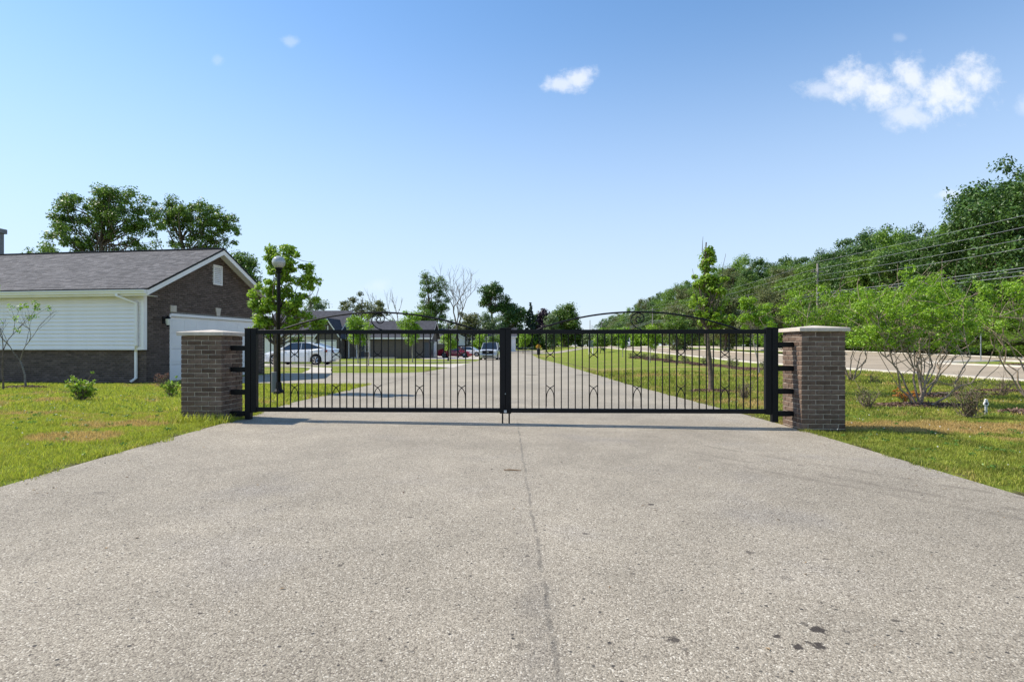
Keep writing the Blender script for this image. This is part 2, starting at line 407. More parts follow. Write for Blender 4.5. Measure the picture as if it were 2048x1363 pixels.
gx = np.unique(np.concatenate([np.arange(-40, 60, .5), np.arange(60, 200, 7), np.arange(200, 1600, 100), np.arange(-200, -40, 7), np.arange(-1600, -200, 100)]))
gy = np.unique(np.concatenate([np.arange(-12, 130, .5), np.arange(130, 320, 6), np.arange(320, 2200, 90), [-40, -20]]))
grid_sheet('lawn_ground', gx, gy, LAWN)

def ribbon(name, left, right, m, dz, nseg=1, nacross=10, thick=0.0):
    """sheet between two polylines (resampled), draped over the terrain"""
    def dens(pl):
        out = []
        for a, b in zip(pl[:-1], pl[1:]):
            for k in range(nseg): t = k / nseg; out.append((a[0] * (1 - t) + b[0] * t, a[1] * (1 - t) + b[1] * t))
        out.append(pl[-1]); return np.array(out)
    L, Rr = dens(left), dens(right); t = np.linspace(0, 1, nacross + 1)[None, :, None]
    Q = L[:, None, :] * (1 - t) + Rr[:, None, :] * t
    Z = H(Q[..., 0], Q[..., 1]) + dz; V = np.concatenate([Q, Z[..., None]], -1).reshape(-1, 3)
    ny, nx = Q.shape[:2]; i = (np.arange(ny - 1)[:, None] * nx + np.arange(nx - 1)[None, :]).ravel()
    F = np.stack([i, i + 1, i + nx + 1, i + nx], -1).ravel()
    if thick:
        V2 = V.copy(); V2[:, 2] -= thick; n = len(V); V = np.concatenate([V, V2]); E = []
        for a, b2 in [(0, nx), (nx - 1, nx)]:
            for k in range(ny - 1): p = a + k * nx; q = p + nx; E += ([p, q, q + n, p + n] if a == 0 else [q, p, p + n, q + n])
        for k in range(nx - 1):
            E += [k + 1, k, k + n, k + 1 + n]; p = (ny - 1) * nx + k; E += [p, p + 1, p + 1 + n, p + n]
        F = np.concatenate([F, E])
    return tag(link(name, fast_mesh(name, V, F, 4, m, not thick)), kind='structure')

ribbon('drive', [(-4.15, -8), (-4.12, 4), (-4.05, 9), (-4.30, 11), (-4.3, 18), (-4.05, 25), (-3.5, 33), (-3.2, 40), (-3.3, 60), (-3.3, 100), (-3, 140)],
       [(4.05, -8), (4.02, 4), (4.08, 8), (4.0, 10), (3.55, 18), (3.45, 25), (3.36, 33), (3.36, 40), (3.36, 60), (3.5, 100), (9, 140)], ASPHALT, .016, nseg=14, nacross=16)
# the drive swings right to meet the street
ribbon('side_road', [(3.2, 103), (8, 106.5), (16, 108), (30, 108.5)], [(1.5, 121), (8, 119), (16, 118.5), (30, 118.5)], ASPHALT, .035, nseg=12, nacross=12)
ribbon('garage_driveway', [(-10.9, 18.6), (-9.5, 18.05), (-7, 17.85), (-5, 17.6), (-3.9, 17.0)], [(-9.9, 24.9), (-9, 25.0), (-7, 25.0), (-5, 25.1), (-3.7, 26.4)], ASPHALT, .021, nseg=8, nacross=12)
ribbon('neighbour_driveway', [(-34, 36.0), (-20, 35.6), (-9, 35.0), (-5, 34.0), (-3.3, 32.0)], [(-34, 40.5), (-20, 40.2), (-9, 38.6), (-5, 38.8), (-3, 41)], PATH, .022, nseg=12, nacross=8)
ribbon('footpath', [(-9.2, 25.0), (-10.0, 28.0), (-11.0, 31.2), (-13, 33.2), (-22, 33.8)], [(-7.9, 25.0), (-8.9, 28.0), (-10.0, 31.6), (-12.6, 34.0), (-22, 34.8)], PATH, .026, nseg=8, nacross=3)
ribbon('long_footpath', [(-34, 47.6), (-20, 47.6), (-8, 47.6), (-3.1, 47.2)], [(-34, 49.2), (-20, 49.2), (-8, 49.2), (-3.1, 49.6)], PATH, .03, nseg=12, nacross=3)
ribbon('parking_apron', [(-34, 72.5), (-12, 72.5), (-10, 66), (-3.1, 64.5)], [(-34, 90), (-12, 90), (-8, 90), (-3.1, 92)], PATH, .03, nseg=12, nacross=10)
# the divided street on the right
ys_ = list(range(-20, 60, 4)) + list(range(60, 420, 12))
ribbon('street_near_lane', [(17.2, y) for y in ys_], [(24.6, y) for y in ys_], ASPH2, .02, nacross=12, nseg=3)
ribbon('street_far_lane', [(29.4, y) for y in ys_], [(36.2, y) for y in ys_], ASPH2, .02, nacross=10, nseg=3)
ribbon('median_opening', [(24.6, 34.6), (24.6, 49.5)], [(29.4, 34.6), (29.4, 49.5)], ASPH2, .016, nacross=8, nseg=20)
def kerb(x0, x1, ya, yb):
    n = int((yb - ya) / 3) + 1; yy = np.linspace(ya, yb, n)
    k = ribbon('kerb', [(x0, y) for y in yy], [(x1, y) for y in yy], CONC, .085, nacross=2, nseg=3, thick=.2)
for a in ((16.75, 17.2, -20, 106), (16.75, 17.2, 119, 400), (24.6, 25.0, -20, 34.2), (24.6, 25.0, 50, 400), (29.0, 29.4, -20, 34.2), (29.0, 29.4, 50, 400), (36.2, 36.65, -20, 400)): kerb(*a)
ribbon('median_nose_kerb', [(25.0, 33.8), (25.4, 34.5), (26.4, 35.0)], [(29.0, 33.8), (28.6, 34.5), (27.6, 35.0)], CONC, .085, nacross=6, nseg=3, thick=.2)
ribbon('gutter', [(17.21, y) for y in ys_], [(17.75, y) for y in ys_], CONC, .032, nacross=2, nseg=3)
ribbon('gutter', [(35.6, y) for y in ys_], [(36.19, y) for y in ys_], CONC, .032, nacross=2, nseg=3)

# pavement patches across the drive
for (x0, x1, y0) in ((-3.6, -2.95, 23.7), (-1.55, -.85, 23.6), (.48, 1.1, 23.3), (2.55, 3.3, 23.3)):
    mb = MB(); pts = []
    for k in range(14):
        a = 2 * math.pi * k / 14; rr = random.Random(k + int(x0 * 9)).uniform(.85, 1.1)
        pts.append(((x0 + x1) / 2 + (x1 - x0) / 2 * math.cos(a) * rr, y0 + .17 * math.sin(a) * rr))
    mb.add([(x, y, h(x, y) + .022) for x, y in pts], [list(range(14))])
    tag(mb.obj('drive_patch', mat('patch_asphalt', (.10, .08, .065), .9, nscale=6, namt=.3)), kind='structure')

# grass: separate blades, denser close to the camera
def grass(name, regions, seed, label):
    rng = np.random.default_rng(seed); P = []; Hs = []; Wd = []
    for (x0, x1, y0, y1, dens, hgt, wid) in regions:
        n = int((x1 - x0) * (y1 - y0) * dens)
        P.append(np.stack([rng.uniform(x0, x1, n), rng.uniform(y0, y1, n)], -1)); Hs.append(rng.uniform(.5, 1.25, n) * hgt); Wd.append(np.full(n, wid))
    P = np.concatenate(P); Hh = np.concatenate(Hs); Wd = np.concatenate(Wd)
    x, y = P.T
    wob = .05 * np.sin(y * 3.1) + .04 * np.sin(y * 7.7 + 1) + .03 * np.sin(y * 17 + 2)
    el = np.interp(y, [-8, 4, 9, 11, 18], [-4.15, -4.12, -4.05, -4.30, -4.3]); er = np.interp(y, [-8, 4, 8, 10, 18, 25, 40], [4.05, 4.02, 4.08, 4.0, 3.55, 3.45, 3.36])
    keep = ((x < el + wob + .02) | (x > er + wob - .02))
    keep &= ~((x < -3.6) & (y > 17.75) & (x > -11.2)) | (y < 17.8)
    keep &= ~((x > 16.6) & (x < 24.9))
    for (px, py) in ((-4.5, 8.58), (4.35, 8.24)): keep &= ~((abs(x - px) < .3) & (abs(y - py) < .3))
    for (cx, cy, rx, ry) in MULCH: keep &= (((x - cx) / rx) ** 2 + ((y - cy) / ry) ** 2 > rng.uniform(.7, 1.1, len(x)))
    ed = np.minimum(np.abs(x - el), np.abs(x - er)); patch = np.sin(y * 2.3 + 1.3) * np.sin(y * 5.1) + .5 * np.sin(y * 11)
    keep &= ~((ed < .16) & (patch > .25) & (rng.uniform(0, 1, len(x)) < .85))
    # in the view only
    keep &= (np.abs(x) < y * .93 + 1.0)
    x, y, Hh, Wd = x[keep], y[keep], Hh[keep], Wd[keep]; n = len(x)
    clump = .65 + .7 * (np.sin(x * 5.3 + np.sin(y * 4.1)) * np.sin(y * 6.7 + np.sin(x * 3.7)) * .5 + .5)
    Hh = Hh * clump
    near_edge = np.minimum(np.abs(x - el[keep]), np.abs(x - er[keep])); Hh *= 1 + .35 * np.exp(-near_edge / .25)
    a = rng.uniform(0, 2 * np.pi, n); lean = rng.uniform(.15, .95, n) * Hh; b = rng.uniform(0, 2 * np.pi, n)
    z = H(x, y); base = np.stack([x, y, z], -1)
    dx = np.stack([np.cos(a), np.sin(a), np.zeros(n)], -1) * (Wd * rng.uniform(.6, 1.2, n) / 2)[:, None]
    dl = np.stack([np.cos(b) * lean, np.sin(b) * lean, np.zeros(n)], -1); up = np.array([0, 0, 1.0])
    v0 = base - dx; v1 = base + dx; mid = base + dl * .35 + up * (Hh * .6)[:, None]; v2 = mid + dx * .8; v3 = mid - dx * .8; tip = base + dl + up * (Hh * .95)[:, None]
    V = np.stack([v0, v1, v2, v3, tip], 1).reshape(-1, 3); k = np.arange(n)[:, None] * 5
    F = np.concatenate([k + np.array([[0, 1, 2]]), k + np.array([[0, 2, 3]]), k + np.array([[3, 2, 4]])], 1).reshape(-1)
    return tag(link(name, fast_mesh(name, V, F, 3, GRASS)), label, 'grass', kind='stuff')

MULCH = [(8.15, 11.35, 1.05, .42), (9.6, 13.3, .65, .35), (10.9, 13.9, 1.0, .4), (5.2, 14.9, .6, .4), (-13.7, 16.0, .7, .35), (9.1, 10.2, .4, .25), (6.7, 12.9, .6, .25), (12.8, 14.9, .8, .35)]

# ------------------------------------------------------------------ foliage
def leaf_mesh(name, C, Rd, per, L, m, rng, flat=.75, wr=.55, droop=0.0):
    """leaves scattered through clumps; C (n,3), Rd (n,)"""
    C = np.asarray(C, float); Rd = np.asarray(Rd, float); n = len(C) * per
    c = np.repeat(C, per, 0); r = np.repeat(Rd, per)
    d = rng.normal(size=(n, 3)); d /= np.linalg.norm(d, axis=1)[:, None]
    rad = r * rng.uniform(0.05, 1, n) ** .45 * rng.uniform(.75, 1.18, n)
    p = c + d * rad[:, None] * np.array([1, 1, flat])
    nrm = d * .75 + rng.normal(size=(n, 3)) * .55 + np.array([0, 0, .55]); nrm /= np.linalg.norm(nrm, axis=1)[:, None]
    t = np.cross(nrm, rng.normal(size=(n, 3))); t /= np.linalg.norm(t, axis=1)[:, None] + 1e-9
    t[:, 2] -= droop; b = np.cross(nrm, t)
    s = (L * rng.uniform(.6, 1.3, n))[:, None]
    v0 = p - t * s * .5; v1 = p + b * s * wr * .5 - nrm * s * .12; v2 = p + t * s * .5; v3 = p - b * s * wr * .5 - nrm * s * .12
    V = np.stack([v0, v1, v2, v3], 1).reshape(-1, 3); k = np.arange(n)[:, None] * 4
    F = np.concatenate([k + np.array([[0, 1, 2]]), k + np.array([[0, 2, 3]])], 1).reshape(-1)
    return fast_mesh(name, V, F, 3, m)

def limb(mb, a, b, r0, r1, rng, n=5, bend=.12, sides=5, jit=.025):
    a, b = Vector(a), Vector(b); L = (b - a).length; pts = []; rs = []
    o = Vector(rng.normal(size=3)) * L * bend
    for i in range(n + 1):
        t = i / n; p = a.lerp(b, t) + o * math.sin(math.pi * t) + Vector(rng.normal(size=3)) * L * jit * (0 < i < n)
        pts.append(p); rs.append(r0 + (r1 - r0) * t)
    mb.tube(pts, rs, sides, cap=False); return pts

def crown_centres(ell, n, rng, shell=.55):
    """clump centres inside a list of ellipsoids (cx, cy, cz, rx, ry, rz)"""
    w = np.array([e[3] * e[4] * e[5] for e in ell]) ** .6; w /= w.sum(); C = []
    while len(C) < n:
        e = ell[rng.choice(len(ell), p=w)]
        d = rng.normal(size=3); d /= np.linalg.norm(d); k = rng.uniform(shell ** 2, 1) ** .5 if rng.random() < .75 else rng.uniform(.1, .7)
        C.append((e[0] + d[0] * e[3] * k, e[1] + d[1] * e[4] * k, e[2] + d[2] * e[5] * k))
    return np.array(C)

def make_tree(name, label, cat, x, y, ell, nclump, cr, per, L, lm, tr=.12, bm=TRUNK, seed=1, group=None, fork=.45, shell=.55, bare=0, flat=.75, trunk_top=None, sides=6, stems=1, branchlabel=None, zoff=0, spread=.25):
    rng = np.random.default_rng(seed)
    C = crown_centres(ell, nclump, rng, shell)
    t = thing(name, label, cat, (x, y, h(x, y) - .03 + zoff), 0, group)
    top = max(e[2] + e[5] * .55 for e in ell) if trunk_top is None else trunk_top
    zmin = min(e[2] - e[5] for e in ell)
    mb = MB(); spines = []
    for s_ in range(stems):
        if stems == 1: a = Vector((0, 0, 0)); b = Vector((ell[0][0] + rng.normal() * .02 * top, ell[0][1], top))
        else:
            q = 2 * math.pi * s_ / stems + rng.uniform(-.4, .4); a = Vector((math.cos(q) * tr * 1.2, math.sin(q) * tr * 1.2, 0))
            e = ell[s_ % len(ell)]; b = Vector((e[0] + math.cos(q) * e[3] * spread, e[1] + math.sin(q) * e[4] * spread, top * rng.uniform(.8, 1)))
        pts = limb(mb, a, b, tr, tr * .22, rng, 9, .012 if stems == 1 else .07, sides, .006 if stems == 1 else .02); spines.append(pts)
        if stems == 1: mb.tube([pts[0] - Vector((0, 0, .1)), pts[0].lerp(pts[1], .25), pts[0].lerp(pts[1], .6)], [tr * 1.5, tr * 1.12, tr * .98], sides, cap=False)
    for c in C[:: (4 if stems > 1 else 1 if len(C) < 140 else 2)]:
        cv = Vector(c); sp = spines[rng.integers(len(spines))]
        cand = [p for p in sp if p.z < cv.z - .08 * top] or [sp[2]]
        st = cand[-1] if rng.random() < .6 else cand[rng.integers(max(0, len(cand) // 2), len(cand))]
        if st.z < zmin * .8: st = min(sp, key=lambda p: abs(p.z - max(zmin, .2)))
        rr = tr * .28 * (1 - .6 * st.z / (top + .01)) + .004
        limb(mb, st, cv, rr, rr * .25, rng, 4, .10, 4)
    for k in range(bare):
        sp = spines[rng.integers(len(spines))]; st = sp[rng.integers(3, len(sp) - 1)]; e = ell[rng.integers(len(ell))]
        q = rng.uniform(0, 2 * math.pi); tip = Vector((e[0] + math.cos(q) * e[3] * rng.uniform(.4, 1.1), e[1] + math.sin(q) * e[4] * .9, e[2] + e[5] * rng.uniform(.6, 1.5)))
        pts = limb(mb, st, tip, tr * .16 + .004, .004, rng, 6, .12, 4)
    mb.obj('trunk', bm, t, smooth=True)
    link('crown', leaf_mesh('crown', C, np.full(len(C), cr) * rng.uniform(.6, 1.25, len(C)), per, L, lm, rng, flat), t)
    return t

def bare_tree(name, label, cat, x, y, hgt, width, tr, bm, seed, stems=1, group=None, leaves=0, lm=None, L=.06, depth=4, up=.75, z_leaf=(0, 9), mesh=None):
    t = thing(name, label, cat, (x, y, h(x, y) - .02), 0, group)
    if mesh: link('trunk', mesh, t); return t
    rng = np.random.default_rng(seed); mb = MB(); tips = []
    def grow(p, d, L0, r, k):
        q = p; n = 4; pts = [p]; dd = d.copy()
        for i in range(n):
            dd = (dd + Vector(rng.normal(size=3)) * .13 + Vector((0, 0, .05))).normalized(); q = q + dd * L0 / n; pts.append(q)
        mb.tube(pts, [r * (1 - .4 * i / n) for i in range(n + 1)], 6 if k == depth else 4, cap=False)
        tips.append((q, r))
        if k == 0: return
        for j in range(rng.integers(2, 4)):
            st = pts[-1] if j < 2 else pts[-2]; sd_ = Vector(rng.normal(size=3)) * (.42 * width / hgt + .22); sd_.z = abs(sd_.z) * .3
            grow(st, (dd * up + sd_ + Vector((0, 0, .12))).normalized(), L0 * rng.uniform(.62, .85), r * .58, k - 1)
    for s_ in range(stems):
        q = 2 * math.pi * (s_ + rng.uniform(-.3, .3)) / stems; sp = .0 if stems == 1 else .5 * width / hgt
        grow(Vector((0, 0, 0)), Vector((math.cos(q) * sp, math.sin(q) * sp, 1)).normalized(), hgt * (.34 if stems == 1 else .30), tr, depth)
    mb.obj('trunk', bm, t, smooth=True)
    if leaves:
        C = np.array([tuple(p) for p, r in tips if z_leaf[0] < p.z < z_leaf[1]])
        link('crown', leaf_mesh('crown', C, np.full(len(C), .10), leaves, L, lm, rng, 1.0), t)
    return t

L_LIME = leaf_mat('leaf_lime', (.33, .50, .03), (.17, .32, .025))
L_YOUNG = leaf_mat('leaf_young_maple', (.19, .34, .022), (.36, .50, .04))
L_MID = leaf_mat('leaf_mid_green', (.085, .17, .022), (.19, .29, .04))
L_DARK = leaf_mat('leaf_dark_green', (.035, .09, .016), (.11, .20, .028), .28)
L_OLIVE = leaf_mat('leaf_olive', (.12, .145, .045), (.20, .22, .075))
L_LIGHT = leaf_mat('leaf_light_green', (.13, .24, .03), (.24, .37, .045))
L_BLUE = leaf_mat('leaf_conifer', (.028, .06, .035), (.05, .085, .045), .2)
L_PURPLE = leaf_mat('leaf_purple', (.04, .022, .04), (.075, .04, .06), .25)
L_SAGE = leaf_mat('leaf_soft_green', (.11, .19, .07), (.20, .27, .10))
L_ORANGE = leaf_mat('leaf_orange', (.55, .20, .04), (.60, .32, .07))

def px(xp, Y): return (xp - 1024) * Y / 1140.0          # true position from bearing and distance
def pz(yp, Y): return CAM_H + (691 - yp) * Y / 1140.0

# ---- big trees behind the garage
def big(label, xc, x0, x1, top, bot, Y, seed, lm, n=95, L=.26, per=120, shell=.6, extra=(), tr=.25, name='shade_tree', cr=.9, bm=TRUNK, bare=0, group=None, cat='tree'):
    X = px(xc, Y); g0 = h(X, Y); rx = (x1 - x0) * Y / 2280; zt = pz(top, Y) - g0; zb = pz(bot, Y) - g0; rz = (zt - zb) / 2
    if extra: ell = [(px(a, Y) - X, dy, pz(b, Y) - g0, c * Y / 1140, c * Y / 1140 * .8, d * Y / 1140) for (a, b, c, d, dy) in extra]
    else: ell = [(px((x0 + x1) / 2, Y) - X, 0, (zt + zb) / 2, rx, rx * .85, rz)]
    return make_tree(name, label, cat, X, Y, ell, n, cr, per, L, lm, tr, bm, seed, group, shell=shell, bare=bare)

big('large spreading tree rising behind the garage roof, the taller one at far left', 205, 92, 325, 362, 560, 42, 11, L_MID, 210, .19, 95,
    extra=((205, 425, 75, 55, 0), (130, 430, 34, 40, 0), (125, 395, 22, 14, 1), (215, 385, 45, 20, 0), (270, 440, 50, 50, 0), (160, 480, 50, 40, -1), (235, 500, 60, 60, 1)), cr=.52, tr=.32, shell=.35)
big('rounded tree rising behind the garage ridge, beside the taller spreading one', 395, 290, 485, 390, 560, 46, 12, L_MID, 170, .19, 90,
    extra=((345, 430, 45, 35, 0), (395, 430, 60, 36, 0), (445, 455, 36, 36, 0), (390, 500, 60, 60, 0)), cr=.50, tr=.3, shell=.35)
big('small green tree showing just past the garage gable peak', 493, 465, 515, 498, 600, 60, 13, L_MID, 40, .26, 110, cr=.9, tr=.15)
big('low tree tops just above the garage roof near the chimney', 90, 60, 130, 488, 560, 60, 14, L_MID, 30, .3, 80, cr=.9, tr=.15)

# ---- middle distance
big('thin loose tree with a bare leader behind the lamp post tree', 632, 600, 662, 565, 690, 85, 15, L_SAGE, 42, .30, 90, cr=1.0, bare=9, shell=.3, tr=.2)
big('wide airy tree above the grey garage roofs', 725, 670, 785, 582, 690, 105, 16, L_OLIVE, 60, .36, 95, extra=((725, 612, 48, 26, 0), (700, 620, 30, 20, 0), (755, 618, 26, 22, 0), (725, 660, 42, 26, 0)), cr=1.05, tr=.28)
bare_tree('dead_tree', 'tall thin dead tree with few leaves above the garage wing roof', 'tree', px(815, 110), 110, 14, 2.5, .16, TRUNK, 17, leaves=5, lm=L_SAGE, L=.3, up=1.2)
big('tall slim twin topped tree left of the bare tree', 858, 835, 900, 542, 690, 120, 18, L_MID, 95, .36, 110,
    extra=((857, 565, 16, 24, 0), (882, 572, 12, 24, 0), (855, 605, 20, 30, 0), (880, 615, 18, 34, 0), (866, 650, 34, 34, 0)), cr=1.15, tr=.4)
bare_tree('dead_tree', 'big bare dead tree with spreading pale limbs', 'tree', px(912, 118), 118, 16.5, 9, .30, BARK_G, 22, depth=5, up=.8)
big('rounded tree on a tall stem with sky showing beneath its crown', 982, 960, 1012, 562, 625, 150, 19, L_DARK, 60, .5, 110, extra=((984, 583, 22, 18, 0), (970, 604, 12, 8, 0), (990, 612, 14, 12, 0)), cr=1.3, tr=.45)
big('dark tree shouldering down behind the tall stemmed one', 1020, 1000, 1048, 590, 690, 150, 20, L_DARK, 90, .5, 120, extra=((1012, 606, 16, 15, 0), (1025, 630, 26, 26, 0), (1015, 660, 30, 26, 0), (1045, 630, 16, 20, 0)), cr=1.5, tr=.45)
def conifer(label, xc, top, w, Y, seed, lm, name='conifer', cat='conifer'):
    rng = np.random.default_rng(seed); X = px(xc, Y); g0 = h(X, Y); Ht = pz(top, Y) - g0; Wd = w * Y / 1140 / 2; C = []; r = []
    for z in np.linspace(.08, .98, 26):
        k = (1 - z) ** .8 * Wd
        for j in range(max(2, int(9 * (1 - z)) + 2)):
            a = rng.uniform(0, 6.28); q = rng.uniform(.45, 1) * k; C.append((q * math.cos(a), q * math.sin(a), z * Ht)); r.append(.25 + .16 * k)
    t = thing(name, label, cat, (X, Y, g0)); MB().tube([(0, 0, 0), (0, 0, Ht)], [.25, .03], 6).obj('trunk', TRUNK, t)
    link('crown', leaf_mesh('crown', C, r, 110, .38, lm, rng, .6), t)
conifer('dark pointed spruce standing highest among the far centre trees', 1061, 604, 34, 150, 31, L_BLUE)
big('dark tree between the spruce and the purple tree', 1075, 1066, 1086, 622, 690, 155, 32, L_DARK, 40, .5, 100, cr=1.5, tr=.3)
big('dark purple leaved tree right of the spruce', 1087, 1078, 1098, 615, 690, 150, 33, L_PURPLE, 46, .48, 110, extra=((1086, 632, 8, 14, 0), (1088, 655, 11, 22, 0)), cr=1.2, tr=.3)
big('small grey green tree beside the purple one', 1104, 1090, 1114, 628, 690, 140, 34, L_SAGE, 36, .45, 100, cr=1.2, tr=.2)
big('large bright green round tree at the end of the drive', 1130, 1103, 1162, 610, 694, 160, 35, L_MID, 120, .5, 130,
    extra=((1117, 628, 12, 18, 0), (1137, 628, 14, 18, 0), (1130, 652, 30, 28, 0), (1145, 668, 22, 20, 0)), cr=1.5, tr=.5)
big('mid green bushy tree filling in left of the dark trees', 935, 905, 965, 622, 695, 125, 36, L_OLIVE, 60, .42, 120, cr=1.4, tr=.3)
big('lighter green bushy tree in front of the dark centre trees', 985, 958, 1012, 625, 695, 130, 37, L_SAGE, 60, .42, 120, cr=1.4, tr=.3)
big('light green low tree peeping over the garage wing roof', 845, 820, 868, 618, 690, 100, 38, L_MID, 46, .36, 100, cr=1.1, tr=.2)
big('low dark green tree at the left of the far houses', 895, 870, 925, 640, 700, 135, 39, L_DARK, 46, .45, 110, cr=1.5, tr=.3)
for k, (xc, w, top, lm, lb) in enumerate(((770, 80, 640, L_MID, 'low green tree behind the garage wing ridge'), (615, 60, 625, L_DARK, 'dark tree filling in behind the white siding wall'), (560, 90, 640, L_DARK, 'dark tree right behind the near garage corner'))):
    big(lb, xc, xc - w / 2, xc + w / 2, top, 700, 120, 60 + k, lm, 50, .4, 110, cr=1.6, tr=.25)

# hedge-like low trees at the end of the drive
FARG = 'low trees lined up across the end of the drive'
for k, xc in enumerate((1040, 1062, 1088, 1112, 1135, 1158, 1182, 1206, 1230, 1255, 1280)):
    Y = 150 if xc < 1100 else 175 - (xc - 1100) * .25
    big('low light green tree in the row at the end of the drive', xc, xc - 14, xc + 14, 664 - (k % 3) * 4, 696, Y, 70 + k, (L_SAGE, L_LIME, L_MID)[k % 3], 34, .5, 90, cr=1.5, tr=.2, name='low_tree', group=FARG)

# ---- woodland on the far side of the street: built from six crowns, each tree a thing of its own
FG = 'woodland trees along the far side of the street'
protos = []
for i in range(6):
    rng = np.random.default_rng(100 + i); rx = rng.uniform(2.9, 3.9); Ht = 10
    ell = [(0, 0, 6.0, rx, rx, 3.6), (rng.uniform(-1.2, 1.2), -.8, 3.4, rx * 1.05, rx, 3.0), (rng.uniform(-1.4, 1.4), 0, 8.0, rx * .62, rx * .6, 2.1), (rng.uniform(-1.8, 1.8), -.6, 7.0, rx * .6, rx * .6, 2.2)]
    C = crown_centres(ell, 150, rng, .74); C[:, 2] = np.maximum(C[:, 2], .5)
    lm_ = (L_DARK, L_MID, L_DARK, L_LIGHT, L_MID, L_OLIVE)[i]
    cm = leaf_mesh('crown', C, rng.uniform(.35, 1.1, len(C)), 150, .20, lm_, rng, .7)
    mb = MB(); sp = limb(mb, (0, 0, 0), (0, 0, 8.5), .28, .06, rng, 8, .03, 6)
    for c in C[::6]: limb(mb, sp[rng.integers(2, 7)], tuple(c), .07, .02, rng, 4, .1, 4)
    protos.append((cm, mb.mesh('trunk', TRUNK)))
def forest(x, y, top, k, rng, label='dark green woodland tree in the wall of trees across the street', group=FG, wide=1.0):
    g0 = h(x, y); s = (top - g0) / 10.1; t = thing('woodland_tree', label, 'tree', (x, y, g0 - .05), rng.uniform(0, 6.28), group)
    w = s ** .5 * 1.12 * wide; t.scale = (w, w, s)
    cm, tm = protos[k]; link('trunk', tm, t); link('crown', cm, t); return t
rng = np.random.default_rng(5)
# skyline of the wood: bearing -> top height (measured against the photo)
SKY = [(1185, 656), (1200, 652), (1225, 640), (1255, 628), (1280, 614), (1330, 592), (1365, 570), (1430, 545), (1470, 522), (1510, 520), (1560, 528), (1600, 520), (1640, 512), (1690, 492), (1720, 455), (1750, 448), (1790, 462), (1820, 436), (1850, 450), (1890, 462), (1925, 405), (1960, 388), (2000, 372), (2040, 322), (2100, 300), (2300, 290)]
sx, sy = [a for a, b in SKY], [b for a, b in SKY]
Y = 30.0; row = []
while Y < 330:
    row.append(Y); Y += 2.6 + Y * .035
for i, Y in enumerate(row):
    for j, X0 in enumerate((40.5, 46.5)):
        X = X0 + rng.uniform(-1.1, 1.1) + .012 * Y; yy = Y + rng.uniform(-.8, .8) + j * 1.7; xp = 1024 + 1140 * X / yy
        top = pz(np.interp(xp, sx, sy) + (rng.uniform(0, 30) if j == 0 else rng.uniform(-14, 4)), yy)
        if xp > 2180: continue
        forest(X, yy, max(top, 4.0), int(kk := rng.choice([0, 1, 2, 3, 4, 2, 0, 2, 0, 5])), rng, ('deep green woodland tree in the wall of trees across the street', 'mid green woodland tree in the wall of trees across the street', 'deep green woodland tree in the wall of trees across the street', 'light green woodland tree in the wall of trees across the street', 'mid green woodland tree in the wall of trees across the street', 'olive green woodland tree in the wall of trees across the street')[int(kk)], ('deep green woodland trees across the street', 'mid green woodland trees across the street', 'deep green woodland trees across the street', 'light green woodland trees across the street', 'mid green woodland trees across the street', 'olive woodland trees across the street')[int(kk)])
# understorey spilling down to the kerb
UG = 'low growth at the foot of the woodland'
for i, Y in enumerate(np.arange(29, 130, 3.2)):
    forest(38.0 + rng.uniform(-.4, .5) + .015 * Y, float(Y) + rng.uniform(-.5, .5), h(38, Y) + rng.uniform(2.6, 4.6), int(rng.choice([1, 4, 3, 3])), rng, 'leafy low growth spilling to the kerb below the woodland trees', UG, 1.15)
# distinct ones
forest(41, 41.5, pz(440, 41.5), 5, rng, 'paler olive woodland tree with a pointed top, left of the dark leaning one', None, 1.0)
big('olive brown rounded tree on the median in front of the woodland', 1548, 1480, 1600, 572, 700, 57, 41, L_OLIVE, 110, .20, 160, cr=.75, tr=.16, shell=.6)
big('olive brown bushy tree left of the tall young tree, behind the arch', 1370, 1320, 1410, 610, 700, 78, 42, L_OLIVE, 90, .26, 140, cr=.9, tr=.16)
big('olive bushy tree half hidden behind the tall young tree', 1450, 1420, 1485, 590, 700, 66, 43, L_OLIVE, 80, .22, 140, cr=.8, tr=.16)

# ---- young lawn trees seen through the gate
def young(label, xb, yb, x0, x1, top, bot, Y, seed, lm, n, per, L, cr, tr, extra=None, group=None, bare=0):
    X = px(xb, Y); g0 = h(X, Y); k = Y / 1140
    if extra: ell = [((a - xb) * k, 0, pz(b, Y) - g0, c * k, c * k * .9, d * k) for (a, b, c, d) in extra]
    else: ell = [(px((x0 + x1) / 2, Y) - X, 0, (pz(top, Y) + pz(bot, Y)) / 2 - g0, (x1 - x0) * k / 2, (x1 - x0) * k / 2, (bot - top) * k / 2)]
    return make_tree('young_tree', label, 'tree', X, Y, ell, n, cr, per, L, lm, tr, BARK_P if tr < .05 else TRUNK, seed, group, bare=bare, shell=.3, trunk_top=(pz(top, Y) - g0))
young('tall narrow young tree with ragged top behind the right gate leaf', 1422, 783, 1370, 1470, 482, 665, 14.9, 51, L_YOUNG, 105, 80, .082, .15, .075,
      extra=((1417, 560, 22, 60), (1417, 520, 12, 40), (1420, 600, 38, 38), (1425, 570, 33, 30), (1400, 560, 24, 22), (1445, 512, 8, 8), (1430, 640, 44, 20), (1422, 500, 9, 16), (1402, 628, 26, 16)), bare=9)
young('lime leaved young tree with a leaning stem near the right gate post', 1519, 746, 1476, 1545, 585, 668, 24.9, 52, L_LIME, 54, 60, .10, .24, .035,
      extra=((1497, 605, 16, 22), (1512, 630, 28, 26), (1530, 640, 18, 24), (1490, 640, 16, 18)))
